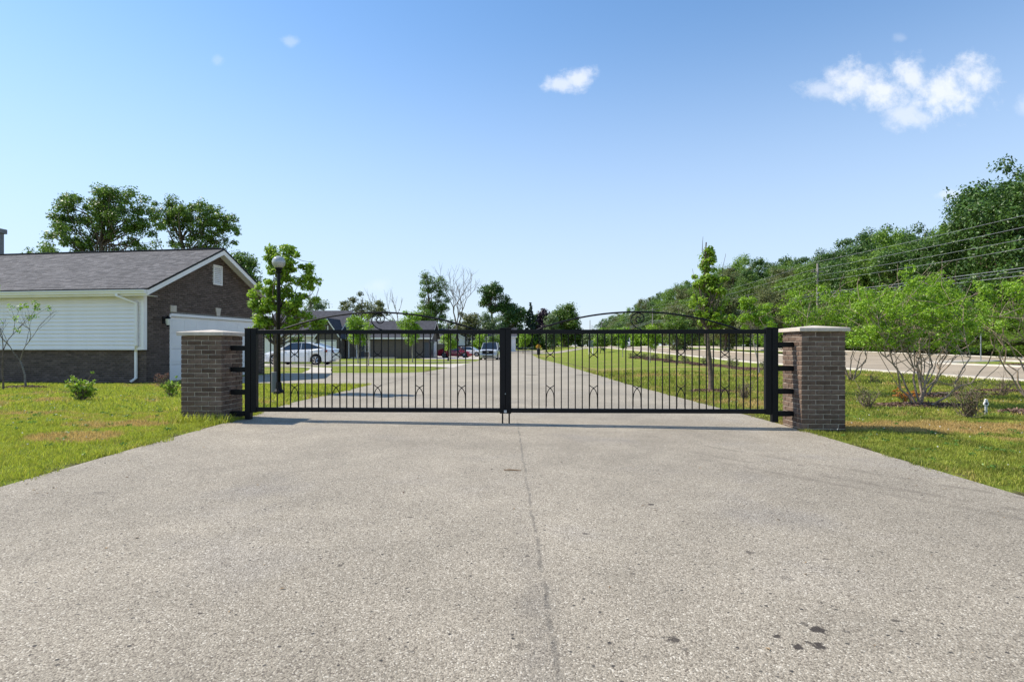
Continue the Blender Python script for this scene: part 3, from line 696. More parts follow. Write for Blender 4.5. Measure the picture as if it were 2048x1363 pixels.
young('young tree with a thick dark stem behind the middle of the right gate leaf', 1353, 728, 1325, 1385, 612, 700, 36.5, 53, L_MID, 44, 80, .14, .38, .07)
young('slight young tree further along the right lawn, second behind the arch', 1300, 723, 1285, 1322, 640, 700, 43, 54, L_YOUNG, 32, 70, .15, .35, .04)
young('slim pale stemmed young tree on the far right lawn', 1245, 712, 1232, 1262, 650, 698, 60, 55, L_LIME, 26, 70, .2, .45, .04)
young('bushy young tree near the white sign legs', 1200, 707, 1188, 1216, 662, 700, 78, 56, L_MID, 26, 70, .26, .6, .05)
# left side
young('rounded bright green young tree right beside the lamp post', 551, 789, 487, 650, 488, 675, 13.9, 57, L_YOUNG, 150, 70, .092, .14, .06,
      extra=((560, 590, 52, 52), (570, 540, 40, 36), (585, 510, 26, 22), (545, 505, 24, 18), (520, 605, 34, 40), (530, 645, 36, 24), (592, 600, 40, 36), (612, 560, 26, 30), (580, 640, 40, 24), (618, 530, 9, 9), (575, 494, 14, 10), (632, 645, 18, 16)), bare=4)
young('small round topped street tree behind the white car, on a thin stem', 716, 724, 695, 740, 622, 698, 42, 58, L_LIME, 60, 70, .14, .36, .045)
young('small lollipop shaped street tree in front of the garage wing', 825, 721, 798, 850, 618, 690, 46, 59, L_LIME, 60, 70, .15, .38, .045)
young('little leafy sapling behind the roof of the white car', 592, 716, 580, 606, 668, 700, 44, 81, L_LIME, 22, 50, .14, .28, .04)
young('light green sapling beside the distant lamp post', 900, 712, 884, 914, 655, 704, 66, 82, L_LIME, 30, 70, .2, .45, .045)
young('thin pale stemmed tree between the car and the lollipop shaped tree', 737, 730, 722, 752, 640, 668, 36, 83, L_LIME, 8, 30, .12, .2, .04, bare=7)
for k, (xc, Yc) in enumerate(((961, 98), (984, 110), (1000, 118))):
    young(('lime green tree left of the oncoming pickup', 'green tree above the cab of the oncoming pickup', 'green tree just left of the gate centre stile')[k], xc, 708, xc - 14, xc + 14, 665, 705, Yc, 84 + k, L_LIME if k != 1 else L_MID, 30, 80, .3, .8, .06)
young('lime green tree just right of the gate centre stile, far down the drive', 1046, 695, 1036, 1058, 664, 691, 112, 88, L_LIME, 34, 80, .3, .8, .07)

# ---- multi-stemmed ornamentals on the right lawn
def ornamental(label, x, y, ell, n, seed, stems=7, tr=.024, bare=8, bm=BARK_R, L=.055, per=46):
    return make_tree('multi_stem_tree', label, 'tree', x, y, ell, n, .155, per, L, L_LIME, tr, bm, seed, 'multi stemmed trees on the right lawn', shell=.35, bare=bare, stems=stems, spread=.75, flat=.7, trunk_top=2.1)
ornamental('multi stemmed tree with feathery lime leaves in a mulch ring right of the brick pillar', 8.15, 11.4, [(-.9, 0, 1.85, .6, .6, .55), (0, 0, 2.15, .8, .6, .5), (.7, 0, 1.85, .55, .6, .55), (-.4, 0, 1.4, .8, .6, .35), (.6, 0, 1.35, .6, .6, .3), (-1.15, 0, 1.35, .35, .4, .35), (.2, -.3, 1.8, .9, .6, .5), (-.2, 0, 2.5, .35, .3, .35), (.5, 0, 2.45, .25, .3, .4), (-1.0, 0, 2.2, .3, .3, .35)], 235, 91, bare=16, stems=6)
ornamental('smaller multi stemmed tree just behind the mulch ring tree', 9.65, 13.3, [(.3, 0, 1.9, .8, .7, .45), (-.5, 0, 2.2, .7, .7, .4), (.9, 0, 1.6, .6, .6, .3), (0, 0, 2.5, .7, .6, .3), (1.3, 0, 1.9, .5, .5, .4)], 120, 92, stems=5, bare=16)
ornamental('multi stemmed tree with lime leaves half hidden behind the right pillar', 7.35, 14.0, [(-.4, 0, 2.0, .8, .7, .5), (.5, 0, 1.9, .8, .7, .5), (-.9, 0, 1.5, .55, .6, .35), (.9, 0, 2.4, .6, .6, .35), (0, 0, 2.5, .6, .6, .25)], 150, 93, bare=6)
ornamental('multi stemmed tree with dark crooked limbs cut by the right edge of the photo', 11.1, 12.2, [(-.3, 0, 2.0, .8, .7, .5), (-1.0, 0, 1.7, .45, .6, .4), (.5, 0, 2.1, .9, .7, .5), (-.6, 0, 2.45, .6, .6, .25)], 110, 94, bare=18)
ornamental('taller multi stemmed tree further back on the right lawn', 12.8, 17.6, [(0, 0, 2.6, 1.2, .9, .6), (-1.3, 0, 2.2, .9, .8, .5), (1.1, 0, 2.3, .9, .8, .6), (.3, 0, 3.2, .7, .7, .4)], 150, 95, bare=10, L=.08)
ornamental('lime leaved ornamental tree farther back, between pillar and street', 11.3, 19.0, [(0, 0, 2.3, 1.1, .9, .6), (-1.0, 0, 2.0, .8, .8, .5), (.9, 0, 2.6, .8, .8, .5)], 130, 96, bare=6, L=.085)

# ---- bare and leafy shrubs
def shrub(name, label, xb, yb, hgt, wid, seed, n=16, leaf=None, nl=0, L=.05, bm=TWIG, group=None, Y=None):
    Y = Y or CAM_H * 1140 / (yb - 691); X = px(xb, Y); g0 = h(X, Y); Y2 = (CAM_H - g0) * 1140 / (yb - 691) if not abs(yb - 691) < 6 else Y; X = px(xb, Y2)
    rng = np.random.default_rng(seed); t = thing(name, label, 'shrub', (X, Y2, h(X, Y2) - .01), 0, group); mb = MB(); tips = []
    for i in range(n):
        a = rng.uniform(0, 6.28); q = rng.uniform(.15, 1) * wid / 2; tip = Vector((q * math.cos(a), q * math.sin(a), hgt * rng.uniform(.55, 1)))
        p = limb(mb, (rng.normal() * .02, rng.normal() * .02, 0), tip, .009, .003, rng, 5, .12, 4); tips.append(tip)
        for j in range(4):
            s = p[rng.integers(1, 5)]; e = s + Vector((rng.normal() * .1, rng.normal() * .1, abs(rng.normal()) * .12 + .04)) * (hgt / .5)
            limb(mb, s, e, .005, .002, rng, 3, .1, 3); tips.append(e)
    mb.obj('stems', bm, t)
    if nl:
        C = np.array([tuple(v) for v in tips]); link('leaves', leaf_mesh('leaves', C, np.full(len(C), .05 * hgt / .45), nl, L, leaf, rng), t)
    return t
shrub('bare_shrub', 'nearly bare twiggy shrub just right of the brick pillar', 1738, 816, .42, .5, 1, 18, L_OLIVE, 1)
shrub('bare_shrub', 'largest bare twiggy shrub, left of the small white marker', 1935, 836, .52, .62, 2, 30, L_OLIVE, 2, .04)
shrub('bare_shrub', 'thin bare shrub with a few upright stems behind the mulch ring tree', 1920, 783, .42, .45, 3, 12)
shrub('bare_shrub', 'bare upright shrub standing near the street at the far right', 2006, 792, .45, .55, 4, 18)
shrub('bare_shrub', 'thin bare shrub seen close behind the pillar, near the kerb', 1745, 766, .35, .35, 5, 10)
shrub('bare_shrub', 'sparse little shrub against the right side of the pillar near the street', 1703, 762, .35, .3, 6, 10)
shrub('bare_shrub', 'bare twiggy shrub between the last bars of the right gate leaf', 1489, 799, .42, .5, 7, 20)
shrub('leafy_shrub', 'small leafy green shrub on the left lawn below the siding', 166, 803, .42, .62, 8, 22, L_YOUNG, 14, .045)
shrub('leafy_shrub', 'small leafy shrub on the lawn at the left side of the left pillar', 340, 796, .36, .36, 9, 16, L_YOUNG, 10, .045)
shrub('dry_shrub', 'dry reddish shrub against the garage brick corner', 325, 775, .42, .3, 10, 10, leaf_mat('leaf_reddish', (.22, .08, .07), (.15, .10, .06)), 4, .04, Y=17.2)
shrub('orange_shoots', 'small orange leaved shoots at the foot of the mulch ring tree', 1812, 806, .28, .5, 11, 10, L_ORANGE, 7, .05)
BG = 'low sparse shrubs in the bed between lawn and street'
for k in range(22):
    Y = 27.5 + k * 1.45; X = 12.2 + .5 * math.sin(k * 2.1) + .3 * (k % 2)
    t = shrub('bed_shrub', 'low sparse dark shrub in the planted row beyond the right lawn', 1024 + 1140 * X / Y, 691 + (CAM_H - h(X, Y)) * 1140 / Y, .45, .7, 200 + k, 8, L_OLIVE, 3, .08, TWIG, BG)

# left lawn: the two half-dead saplings in front of the siding
bare_tree('sapling', 'pale stemmed almost leafless sapling in front of the white siding', 'tree', -13.55, 15.9, 2.45, 1.6, .030, BARK_G, 303, depth=4, up=.8)
bare_tree('sapling', 'sapling with a few lime leaves at the far left edge of the lawn', 'tree', -13.3, 14.9, 3.1, .8, .026, TRUNK, 305, leaves=18, lm=L_LIME, L=.08, z_leaf=(1.5, 9), depth=3, up=1.0)

# mulch rings
MULCH_M = mat('bark_mulch', (.13, .075, .05), .95, spec=.15, island=True, col2=(.26, .17, .13), var=.3)
def mulch(label, cx, cy, rx, ry, seed):
    rng = np.random.default_rng(seed); n = int(5200 * rx * ry) + 150
    a = rng.uniform(0, 6.28, n); q = np.sqrt(rng.uniform(0, 1, n)) * rng.uniform(.88, 1.1, n); x = cx + rx * q * np.cos(a); y = cy + ry * q * np.sin(a)
    z = H(x, y) + .012 + .045 * (1 - q ** 2).clip(0) + rng.uniform(0, .012, n); c = np.stack([x, y, z], -1)
    t = rng.normal(size=(n, 3)) * np.array([1, 1, .35]); t /= np.linalg.norm(t, axis=1)[:, None]; b = np.cross(t, rng.normal(size=(n, 3)) * .3 + np.array([0, 0, 1])); b /= np.linalg.norm(b, axis=1)[:, None]
    s = rng.uniform(.012, .035, n)[:, None]; V = np.stack([c - t * s - b * s * .35, c + t * s - b * s * .3, c + t * s + b * s * .35, c - t * s + b * s * .3], 1).reshape(-1, 3)
    F = np.arange(n * 4)
    tag(link('mulch', fast_mesh('mulch', V, F, 4, MULCH_M), None), label, 'mulch', kind='stuff')
    mb = MB(); pts = [(cx, cy, h(cx, cy) + .05)]
    for k in range(24): a = 2 * math.pi * k / 24; pts.append((cx + rx * math.cos(a), cy + ry * math.sin(a), h(cx + rx * math.cos(a), cy + ry * math.sin(a)) + .006))
    mb.add(pts, [(0, k + 1, (k + 1) % 24 + 1) for k in range(24)]); tag(mb.obj('soil', mat('soil', (.07, .045, .03), .95, nscale=20, namt=.4)), kind='structure')
for k, (m_, lb) in enumerate(zip(MULCH, ('mulch ring under the multi stemmed tree right of the pillar', 'mulch patch under the smaller multi stemmed tree', 'mulch patch under the tree at the right edge', 'mulch ring under the narrow young tree behind the gate', 'mulch ring under the leafless sapling', 'mulch under the largest bare shrub', 'mulch behind the right pillar', 'mulch patch near the street shrubs'))):
    mulch(lb, *m_, 400 + k)
for k in range(5): mulch('bark mulch in the planted row beyond the right lawn', 12.4, 29 + k * 6.5, .9, 3.2, 420 + k)
mulch('bark mulch on the median near the sign post', 27, 25, 1.1, 6, 440)

GR = 600
grass('grass', [(-12, -3.9, 4.0, 9.5, 3700, .042, .0065), (-22, -3.9, 9.5, 17.6, 800, .062, .013)], 1, 'green and dry yellow lawn grass left of the drive')
grass('grass', [(3.9, 9.6, 3.8, 9.5, 4000, .042, .0062), (3.3, 16.6, 9.5, 17.5, 760, .06, .013), (3.3, 16.6, 17.5, 27, 170, .09, .028)], 2, 'green lawn grass with dry patches right of the drive')
rng = np.random.default_rng(77)

# ------------------------------------------------------------------ gate
GA = R(-2.04); GO = Vector((-.05, 8.36, 0)); GU = Vector((math.cos(GA), math.sin(GA), 0))
def gpos(s, off=0): p = GO + GU * s; return (p.x, p.y + off, 0)
ZT, ZB, RAIL = 1.435, .222, .062
def catmull(pts, n=5):
    P = [Vector(p) for p in pts]; P = [P[0] * 2 - P[1]] + P + [P[-1] * 2 - P[-2]]; out = []
    for i in range(1, len(P) - 2):
        for k in range(n):
            t = k / n; a, b, c, d = P[i - 1:i + 3]
            out.append(.5 * ((2 * b) + (c - a) * t + (2 * a - 5 * b + 4 * c - d) * t * t + (3 * b - a - 3 * c + d) * t ** 3))
    return out + [P[-2]]
bar_mesh = MB().box(-.0072, .0072, -.0072, .0072, ZB + RAIL, ZT - RAIL).mesh('baluster', BLACK)
wd = .055
orn_up, orn_lo = MB(), MB()
for sgn in (-1, 1):
    up_ = [(-wd * sgn, 0, ZT - RAIL), (-wd * sgn, 0, 1.17), (-wd * .9 * sgn, 0, 1.12), (-wd * .55 * sgn, 0, 1.09), (0, 0, 1.068), (wd * .55 * sgn, 0, 1.05), (wd * 1.05 * sgn, 0, 1.022)]
    orn_up.tube(catmull(up_), .0065, 5)
    lo = [(-wd * 1.05 * sgn, 0, .622), (-wd * .5 * sgn, 0, .60), (0, 0, .580), (wd * .45 * sgn, 0, .552), (wd * .85 * sgn, 0, .50), (wd * sgn, 0, .43), (wd * sgn, 0, .31)]
    orn_lo.tube(catmull(lo), .0065, 5)
orn_up.lathe([(.004, -.013), (.011, -.006), (.011, .006), (.004, .013)], 8, (0, 0, 1.068)); orn_lo.lathe([(.004, -.013), (.011, -.006), (.011, .006), (.004, .013)], 8, (0, 0, .58))
orn_meshes = (orn_up.mesh('ornament', BLACK), orn_lo.mesh('ornament', BLACK))
def leaf(s0, s1, inner_at_end, label):
    """s0..s1 outside edges along the gate line; hinge stile on the post side"""
    p = gpos(s0); L = s1 - s0; t = thing('gate_leaf', label, 'gate', p, GA, 'two leaves of the driveway gate')
    st = .083
    for k, (a, b) in enumerate(((0, st), (L - st, L))):
        MB().cbox(a, b, -.042, .042, ZB - .012, ZT + .012, .004).cbox(a - .006, b + .006, -.048, .048, ZT + .0125, ZT + .027, .005).obj('stile', BLACK, t)
    MB().cbox(st, L - st, -.031, .031, ZT - RAIL, ZT, .004).obj('top_rail', BLACK, t)
    MB().cbox(st, L - st, -.031, .031, ZB, ZB + RAIL, .004).obj('bottom_rail', BLACK, t)
    g = (L - 2 * st) / 36.0; x = st
    for grp in range(6):
        for k in range(4): x += g; link('baluster', bar_mesh, t, (x, 0, 0))
        if grp < 5:
            x += g; link('baluster', bar_mesh, t, (x, 0, 0)); link('baluster', bar_mesh, t, (x + 1.2 * g, 0, 0)); [link('ornament', om, t, (x + .6 * g, 0, 0)) for om in orn_meshes]; x += 1.2 * g
        else: x += g
    c = L / 2; hw, sg = 1.465, .262; Rr = (hw * hw + sg * sg) / (2 * sg)
    pts = []
    for k in range(33):
        q = -hw + 2 * hw * k / 32; pts.append((c + q, 0, ZT - .006 + math.sqrt(Rr * Rr - q * q) - (Rr - sg)))
    MB().tube(pts, .0125, 8).obj('arch', BLACK, t, smooth=True)
    sp = [(c + .07, 0, ZT - .002), (c - .02, 0, ZT + .035), (c - .085, 0, ZT + .11), (c - .078, 0, ZT + .18), (c - .03, 0, ZT + .225), (c + .03, 0, ZT + .238), (c + .085, 0, ZT + .21), (c + .098, 0, ZT + .15), (c + .06, 0, ZT + .10), (c + .005, 0, ZT + .105), (c - .018, 0, ZT + .15), (c + .01, 0, ZT + .185), (c + .045, 0, ZT + .165), (c + .035, 0, ZT + .14)]
    MB().tube(catmull(sp, 6), .008, 6).obj('scroll', BLACK, t, smooth=True)
    sx_ = L - .04 if inner_at_end else .055
    rod = MB().tube([(sx_ - (0 if inner_at_end else -.0), -.046, .07), (sx_, -.046, ZB + .12)], .011, 8)
    rod.obj('drop_rod', BLACK, t)
    MB().cbox(sx_ - .02, sx_ + .02, -.058, -.0435, ZB + .03, ZB + .055, .003).obj('rod_bracket', BLACK, t)
    for zz in ((.42, 1.2) if True else ()):
        hx = -.004 if inner_at_end else L + .004
        MB().tube([(hx, .0, zz), (hx, .0, zz + .12)], .02, 8).obj('hinge', BLACK, t)
    return t
leaf(-3.83, -.046, True, 'left leaf of the black metal gate, nearer the low left pillar')
leaf(-.044, 3.785, False, 'right leaf of the black metal gate, nearer the tall right pillar')
def gpost(s, side, label, zb, hts):
    p = gpos(s); t = thing('gate_post', label, 'gate post', p, GA, 'gate posts bracketed to the brick pillars')
    MB().cbox(-.042, .042, -.045, .045, zb, 1.448, .004).obj('post', BLACK, t)
    MB().cbox(-.048, .048, -.052, .052, 1.4485, 1.463, .005).obj('cap', BLACK, t)
    for z in hts:
        a, b = (.0425, .26) if side > 0 else (-.26, -.0425)
        MB().cbox(a, b, -.038, .038, z - .037, z + .037, .004).obj('bracket', BLACK, t)
    return t
lt = thing('gate_latch', 'small pale latch plate where the two gate leaves meet at the bottom', 'latch', gpos(-.045), GA)
MB().cbox(-.020, .020, -.062, -.046, .222, .262, .003).obj('plate', mat('latch_zinc', (.55, .54, .50), .5), lt); MB().tube([(0, -.064, .50), (0, -.046, .50)], .007, 8).obj('bolt', mat('latch_zinc', (.55, .54, .50)), lt)
gpost(3.835, 1, 'black square gate post bracketed to the right pillar', .10, (1.215, .875, .545, .223))
gpost(-3.877, -1, 'black square gate post bracketed to the left pillar', .085, (1.165, .845, .51, .19))

# ------------------------------------------------------------------ brick pillars, brick by brick
def irregular_brick(lx, ly, lz, seed):
    r = random.Random(seed); mb = MB().cbox(-lx / 2, lx / 2, -ly / 2, ly / 2, -lz / 2, lz / 2, .0035)
    mb.v = [(x + r.uniform(-.0012, .0012), y + r.uniform(-.0012, .0012), z + r.uniform(-.0012, .0012)) for x, y, z in mb.v]
    return mb
PB = [irregular_brick(.194, .088, .0575, i).mesh('brick', BRICK) for i in range(4)]
def pillar(x, y, rz, courses, z0, label, grp='brick gate pillars'):
    t = thing('brick_pillar', label, 'pillar', (x, y, z0), rz, grp); Wt = .602; hw = Wt / 2; r = random.Random(courses)
    top = courses * .0677
    MB().box(-hw + .008, hw - .008, -hw + .008, hw - .008, -.15, top - .004).obj('mortar', MORTAR, t)
    for c in range(-1, courses):
        z = c * .0677 + .029
        A = c % 2 == 0; d = hw - .044
        for side in range(4):
            full = (side % 2 == 0) == A
            xs_ = (-.204, 0, .204) if full else (-.103, .103)
            for q in xs_:
                M = Matrix.Rotation(side * math.pi / 2, 4, 'Z'); p = M @ Vector((q, -d, z))
                link('brick', PB[r.randrange(4)], t, (p.x + r.uniform(-.0015, .0015), p.y + r.uniform(-.0015, .0015), z + r.uniform(-.001, .001)),
                     (r.uniform(-.006, .006), r.uniform(-.006, .006), side * math.pi / 2 + r.uniform(-.005, .005) + (math.pi if r.random() < .5 else 0)))
    o = .043; e = hw + o; mb = MB()
    z1, z2, z3 = top, top + .052, top + .092; c_ = .004
    vs = []
    for (zz, k) in ((z1, e - c_), (z1 + c_, e), (z2 - c_, e), (z2, e - c_)): vs += [(-k, -k, zz), (k, -k, zz), (k, k, zz), (-k, k, zz)]
    vs.append((0, 0, z3)); F = [(3, 2, 1, 0)]
    for l in range(3):
        for k in range(4): F.append((l * 4 + k, l * 4 + (k + 1) % 4, l * 4 + 4 + (k + 1) % 4, l * 4 + 4 + k))
    F += [(12 + k, 12 + (k + 1) % 4, 16) for k in range(4)]
    mb.add(vs, F).obj('cap_stone', STONE, t); return t
pillar(4.352, 8.245, GA, 21, -.022, 'tall brick pillar right of the gate with pale pyramid cap')
pillar(-4.50, 8.575, GA, 19, .062, 'shorter brick pillar left of the gate with pale cap, tall grass at its foot')

# ------------------------------------------------------------------ garage on the left
HR = R(-8.5)
g_ = thing('brick_garage', 'long low brick garage with white siding, grey shingle roof and white garage door', 'garage', (-11.7, 18.24, -.0), HR)
HW, HD, WT = 9.5, 6.5, 3.17      # length to the left, depth, wall top
hb_mesh = [irregular_brick(.194, .09, .0575, 20 + i).mesh('brick', BRICK_H) for i in range(3)]
wall = MB().box(-HW, -.012, .012, .2, -.2, WT); wall.box(-.2, -.012, .2, HD - .2, 2.32, WT); wall.box(-.2, -.012, .2, 1.0, -.2, 2.32); wall.box(-.2, -.012, 5.95, HD - .2, -.2, 2.32)
wall.box(-HW, -.012, HD - .2, HD - .012, -.2, WT); wall.box(-HW, -HW + .2, .2, HD - .2, -.2, WT)
wall.add([(-.2, .012, WT), (-.2, HD - .012, WT), (-.2, HD / 2, WT + HD / 2 * .5), (-.012, .012, WT), (-.012, HD - .012, WT), (-.012, HD / 2, WT + HD / 2 * .5)], [(2, 1, 0), (3, 4, 5), (0, 3, 5, 2), (1, 2, 5, 4)])
wall.obj('wall', MORTAR_H, g_)
rb = random.Random(3); cnt = 0; rest = MB()
for c in range(17):
    z = c * .0677 + .02; q = -.097 - (c % 2) * .102
    if c % 2: rest.box(-.093, .001, 0, .08, z - .0287, z + .0287)
    while q > -HW:
        if cnt < 300 and q > -4.9:
            pass
        q2 = q
        if q > -4.05 and cnt < 298:
            link('brick', hb_mesh[rb.randrange(3)], g_, (q, .045, z), (0, rb.uniform(-.006, .006), 0)); cnt += 1
        else: rest.box(q - .097, q + .097, rb.uniform(-.001, .002), .08, z - .0287, z + .0287)
        q -= .204
# gable end wall bricks (small in the picture): one joined part
def slope_top(y): return WT + min(y, HD - y) * .5 - .03
for c in range(70):
    z = c * .0677 + .02; q = .098 + (c % 2) * .102
    if c % 2 and z < 3.1: rest.box(-.07, .001, .001, .093, z - .0287, z + .0287)
    while q < HD:
        ok = z < slope_top(q) and not (.93 < q < 6.02 and z < 2.36) and not (3.2 < q < 3.72 and 3.5 < z < 4.25)
        if ok: rest.box(-.07, rb.uniform(-.001, .0025), q - .097, q + .097, z - .0287, z + .0287)
        q += .204
for c in range(34):         # jamb bricks
    z = c * .0677 + .02
    for q0, q1 in ((.86, .985), (5.965, 6.1)): rest.box(-.071, .004, q0, q1, z - .0287, z + .0287)
tag(rest.obj('brickwork', BRICK_H, g_), kind='stuff')
# white siding box over the brick base, board by board
SB = MB(); n_b = 16; z0, z1 = 1.10, 3.08; bh = (z1 - z0) / n_b
MB().box(-HW, -.03, -.10, -.002, z0, z1).obj('siding_backing', VINYL, g_)
bm_ = MB().add([(-HW + .02, -.100, 0), (-.07, -.100, 0), (-.07, -.136, 0), (-HW + .02, -.136, 0), (-HW + .02, -.104, bh + .004), (-.07, -.104, bh + .004), (-HW + .02, -.136, .014), (-.07, -.136, .014), (-HW + .02, -.1, bh + .004), (-.07, -.1, bh + .004)],
               [(0, 1, 2, 3), (3, 2, 7, 6), (6, 7, 5, 4), (4, 5, 9, 8)]).mesh('siding_board', VINYL)
for k in range(n_b): link('siding_board', bm_, g_, (0, 0, z0 + k * bh))
MB().cbox(-.068, .03, -.148, -.10, z0 - .03, z1, .004).cbox(-.01, .03, -.099, -.004, z0 - .03, z1, .004).obj('corner_trim', VINYL, g_)
MB().cbox(-HW, -.069, -.138, -.10, z0 - .035, z0 - .003, .004).obj('starter_trim', VINYL, g_)
# roof
OV, RO, SLP = .42, .42, .5; zr = WT + HD / 2 * SLP + .04; ze = WT - OV * SLP + .04
roof = MB()
for sgn in (0, 1):
    yr = HD / 2; ye = -OV if sgn == 0 else HD + OV
    roof.add([(-HW, ye, ze), (RO, ye, ze), (RO, yr, zr), (-HW, yr, zr), (-HW, ye, ze - .05), (RO, ye, ze - .05), (RO, yr, zr - .05), (-HW, yr, zr - .05)], [(0, 1, 2, 3), (7, 6, 5, 4), (0, 4, 5, 1), (1, 5, 6, 2), (3, 7, 4, 0)] if sgn == 0 else [(3, 2, 1, 0), (4, 5, 6, 7), (1, 5, 4, 0), (2, 6, 5, 1), (0, 4, 7, 3)])
rf = roof.obj('roof', mat('roof_deck', (.03, .03, .03), .9), g_)
sh = MB(); sl_len = math.hypot(HD / 2 + OV, zr - ze); ncr = int(sl_len / .14); rs_ = random.Random(8)
uy, uz = (HD / 2 + OV) / sl_len, (zr - ze) / sl_len
for side in (0, 1):
    for c in range(ncr):
        a0 = c * .1405; a1 = a0 + .150; x = -HW + rs_.uniform(-.2, 0)
        while x < RO:
            w_ = rs_.choice((.12, .17, .22, .30)); x1_ = min(x + w_ - .004, RO + .01); th = rs_.choice((.007, .0105, .014))
            if x1_ > -HW and side == 0 or (side == 1 and c % 1 == 0 and x1_ > RO - 2):
                xa = max(x, -HW); P = []
                for (a, tt) in ((a0, th), (a1, .002)):
                    yy = -OV - .02 + a * uy - tt * uz; zz = ze - .01 + a * uz + tt * uy + .003
                    if side: yy = HD - yy
                    P.append((yy, zz))
                yb, zb_ = P[0][0] , P[0][1] - th
                sh.add([(xa, P[0][0], P[0][1]), (x1_, P[0][0], P[0][1]), (x1_, P[1][0], P[1][1]), (xa, P[1][0], P[1][1]), (xa, yb, zb_), (x1_, yb, zb_)], [(0, 1, 2, 3), (0, 4, 5, 1)])
            x += w_
tag(sh.obj('shingles', SHINGLE, rf), kind='stuff')
MB().prism([(0, 0)] * 0 or [(-HW, zr), (RO, zr), (RO, zr + .02), (-HW, zr + .02)], HD / 2 - .12, HD / 2 + .12).obj('ridge_cap', SHINGLE, rf)
# rake boards, soffit, gutter, downspout
def slanted(x0, x1, ya, za, yb, zb, th):
    return MB().add([(x0, ya, za), (x1, ya, za), (x1, yb, zb), (x0, yb, zb), (x0, ya, za - th), (x1, ya, za - th), (x1, yb, zb - th), (x0, yb, zb - th)], [(0, 1, 2, 3), (7, 6, 5, 4), (0, 4, 5, 1), (1, 5, 6, 2), (2, 6, 7, 3), (3, 7, 4, 0)])
for sgn in (0, 1):
    ye = -OV - .0 if sgn == 0 else HD + OV
    slanted(RO - .03, RO + .004, ye, ze - .052, HD / 2, zr - .052, .17).obj('rake_board', WHITEP, g_)
    slanted(.0, RO - .031, ye, ze - .065, HD / 2, zr - .065, .02).obj('soffit', WHITEP, g_)
    slanted(RO + .005, RO + .018, ye, ze + .012, HD / 2, zr + .012, .07).obj('drip_edge', BLACK, g_)
MB().box(-HW, -.02, -OV + .02, -.1, ze - .1, ze - .08).obj('soffit', WHITEP, g_)
gut = MB(); gp = [(-OV - .01, ze - .055), (-OV - .13, ze - .055), (-OV - .13, ze - .085), (-OV - .10, ze - .125), (-OV - .09, ze - .175), (-OV - .01, ze - .175)]
n = len(gp); X0, X1 = -HW, RO - .045
gut.add([(X0, y, z) for y, z in gp] + [(X1, y, z) for y, z in gp], [[i, (i + 1) % n, n + (i + 1) % n, n + i] for i in range(n)] + [list(range(n))[::-1], list(range(n, 2 * n))])
gut.obj('gutter', WHITEP, g_)
MB().box(X0, RO - .035, -OV - .009, -OV + .01, ze - .24, ze - .052).box(RO - .16, RO, -OV - .009, -.02, ze - .235, ze - .225).obj('fascia', WHITEP, g_)
dp = MB()
def flat_tube(mb, pts, w, d):
    for a, b in zip(pts[:-1], pts[1:]):
        a, b = Vector(a), Vector(b); z = (b - a).normalized(); M = Matrix.Translation(a) @ z.to_track_quat('Z', 'Y').to_matrix().to_4x4()
        if abs(z.z) > .99: M = Matrix.Translation(a if z.z > 0 else b)
        mb.cbox(-w / 2, w / 2, -d / 2, d / 2, -.015, (b - a).length + .015, .008, M)
flat_tube(dp, [(-.62, -OV - .06, ze - .17), (-.62, -OV - .06, ze - .24), (-.20, -.185, ze - .45), (-.20, -.185, 1.22), (-.33, -.05, 1.02), (-.33, -.05, .17), (-.42, -.16, .06)], .085, .06)
dp.obj('downspout', WHITEP, g_)
# garage door, trim, keystones, vent, lamp
dr = MB().box(-.09, -.075, 1.06, 5.89, -.1, 2.2).obj('garage_door', WHITEP, g_)
ph = 2.2 / 4
for k in range(4):
    m_ = MB().cbox(-.074, -.045, 1.065, 5.885, .02 + k * .54, .02 + k * .54 + .528, .006)
    m_.obj('door_section', WHITEP, dr)
for k in range(4):
    for j in range(8):
        y0 = 1.16 + j * .595; MB().cbox(-.0445, -.038, y0, y0 + .50, .10 + k * .54, .10 + k * .54 + .36, .003).obj('door_panel', WHITEP, dr)
MB().cbox(-.06, .014, 1.0, 1.06, -.05, 2.26, .004).obj('door_trim', WHITEP, g_); MB().cbox(-.06, .014, 5.89, 5.95, -.05, 2.26, .004).obj('door_trim', WHITEP, g_)
MB().cbox(-.06, .016, 1.06, 5.89, 2.2, 2.30, .004).obj('door_trim', WHITEP, g_)
MB().cbox(-.02, .03, 1.02, 1.30, 2.345, 2.57, .006).obj('quoin_stone', STONE, g_)
MB().add([(x, y, z) for x in (-.02, .035) for (y, z) in ((3.39, 2.32), (3.55, 2.32), (3.63, 2.63), (3.31, 2.63))], [(3, 2, 1, 0), (4, 5, 6, 7), (0, 1, 5, 4), (1, 2, 6, 5), (2, 3, 7, 6), (3, 0, 4, 7)]).obj('keystone', STONE, g_)
MB().cbox(-.02, .03, 5.65, 5.92, 2.345, 2.57, .006).obj('quoin_stone', STONE, g_)
vt = MB().cbox(-.02, .028, 3.20, 3.25, 3.5, 4.25, .004).cbox(-.02, .028, 3.67, 3.72, 3.5, 4.25, .004).cbox(-.02, .028, 3.25, 3.67, 4.2, 4.25, .004).cbox(-.02, .028, 3.25, 3.67, 3.5, 3.55, .004).obj('gable_vent', WHITEP, g_)
for k in range(9):
    z = 3.56 + k * .071; MB().add([(-.015, 3.25, z + .06), (-.015, 3.67, z + .06), (.022, 3.67, z), (.022, 3.25, z), (-.015, 3.25, z + .07), (-.015, 3.67, z + .07), (.022, 3.67, z + .01), (.022, 3.25, z + .01)], [(0, 1, 2, 3), (7, 6, 5, 4), (3, 2, 6, 7), (0, 4, 5, 1)]).obj('slat', WHITEP, vt)
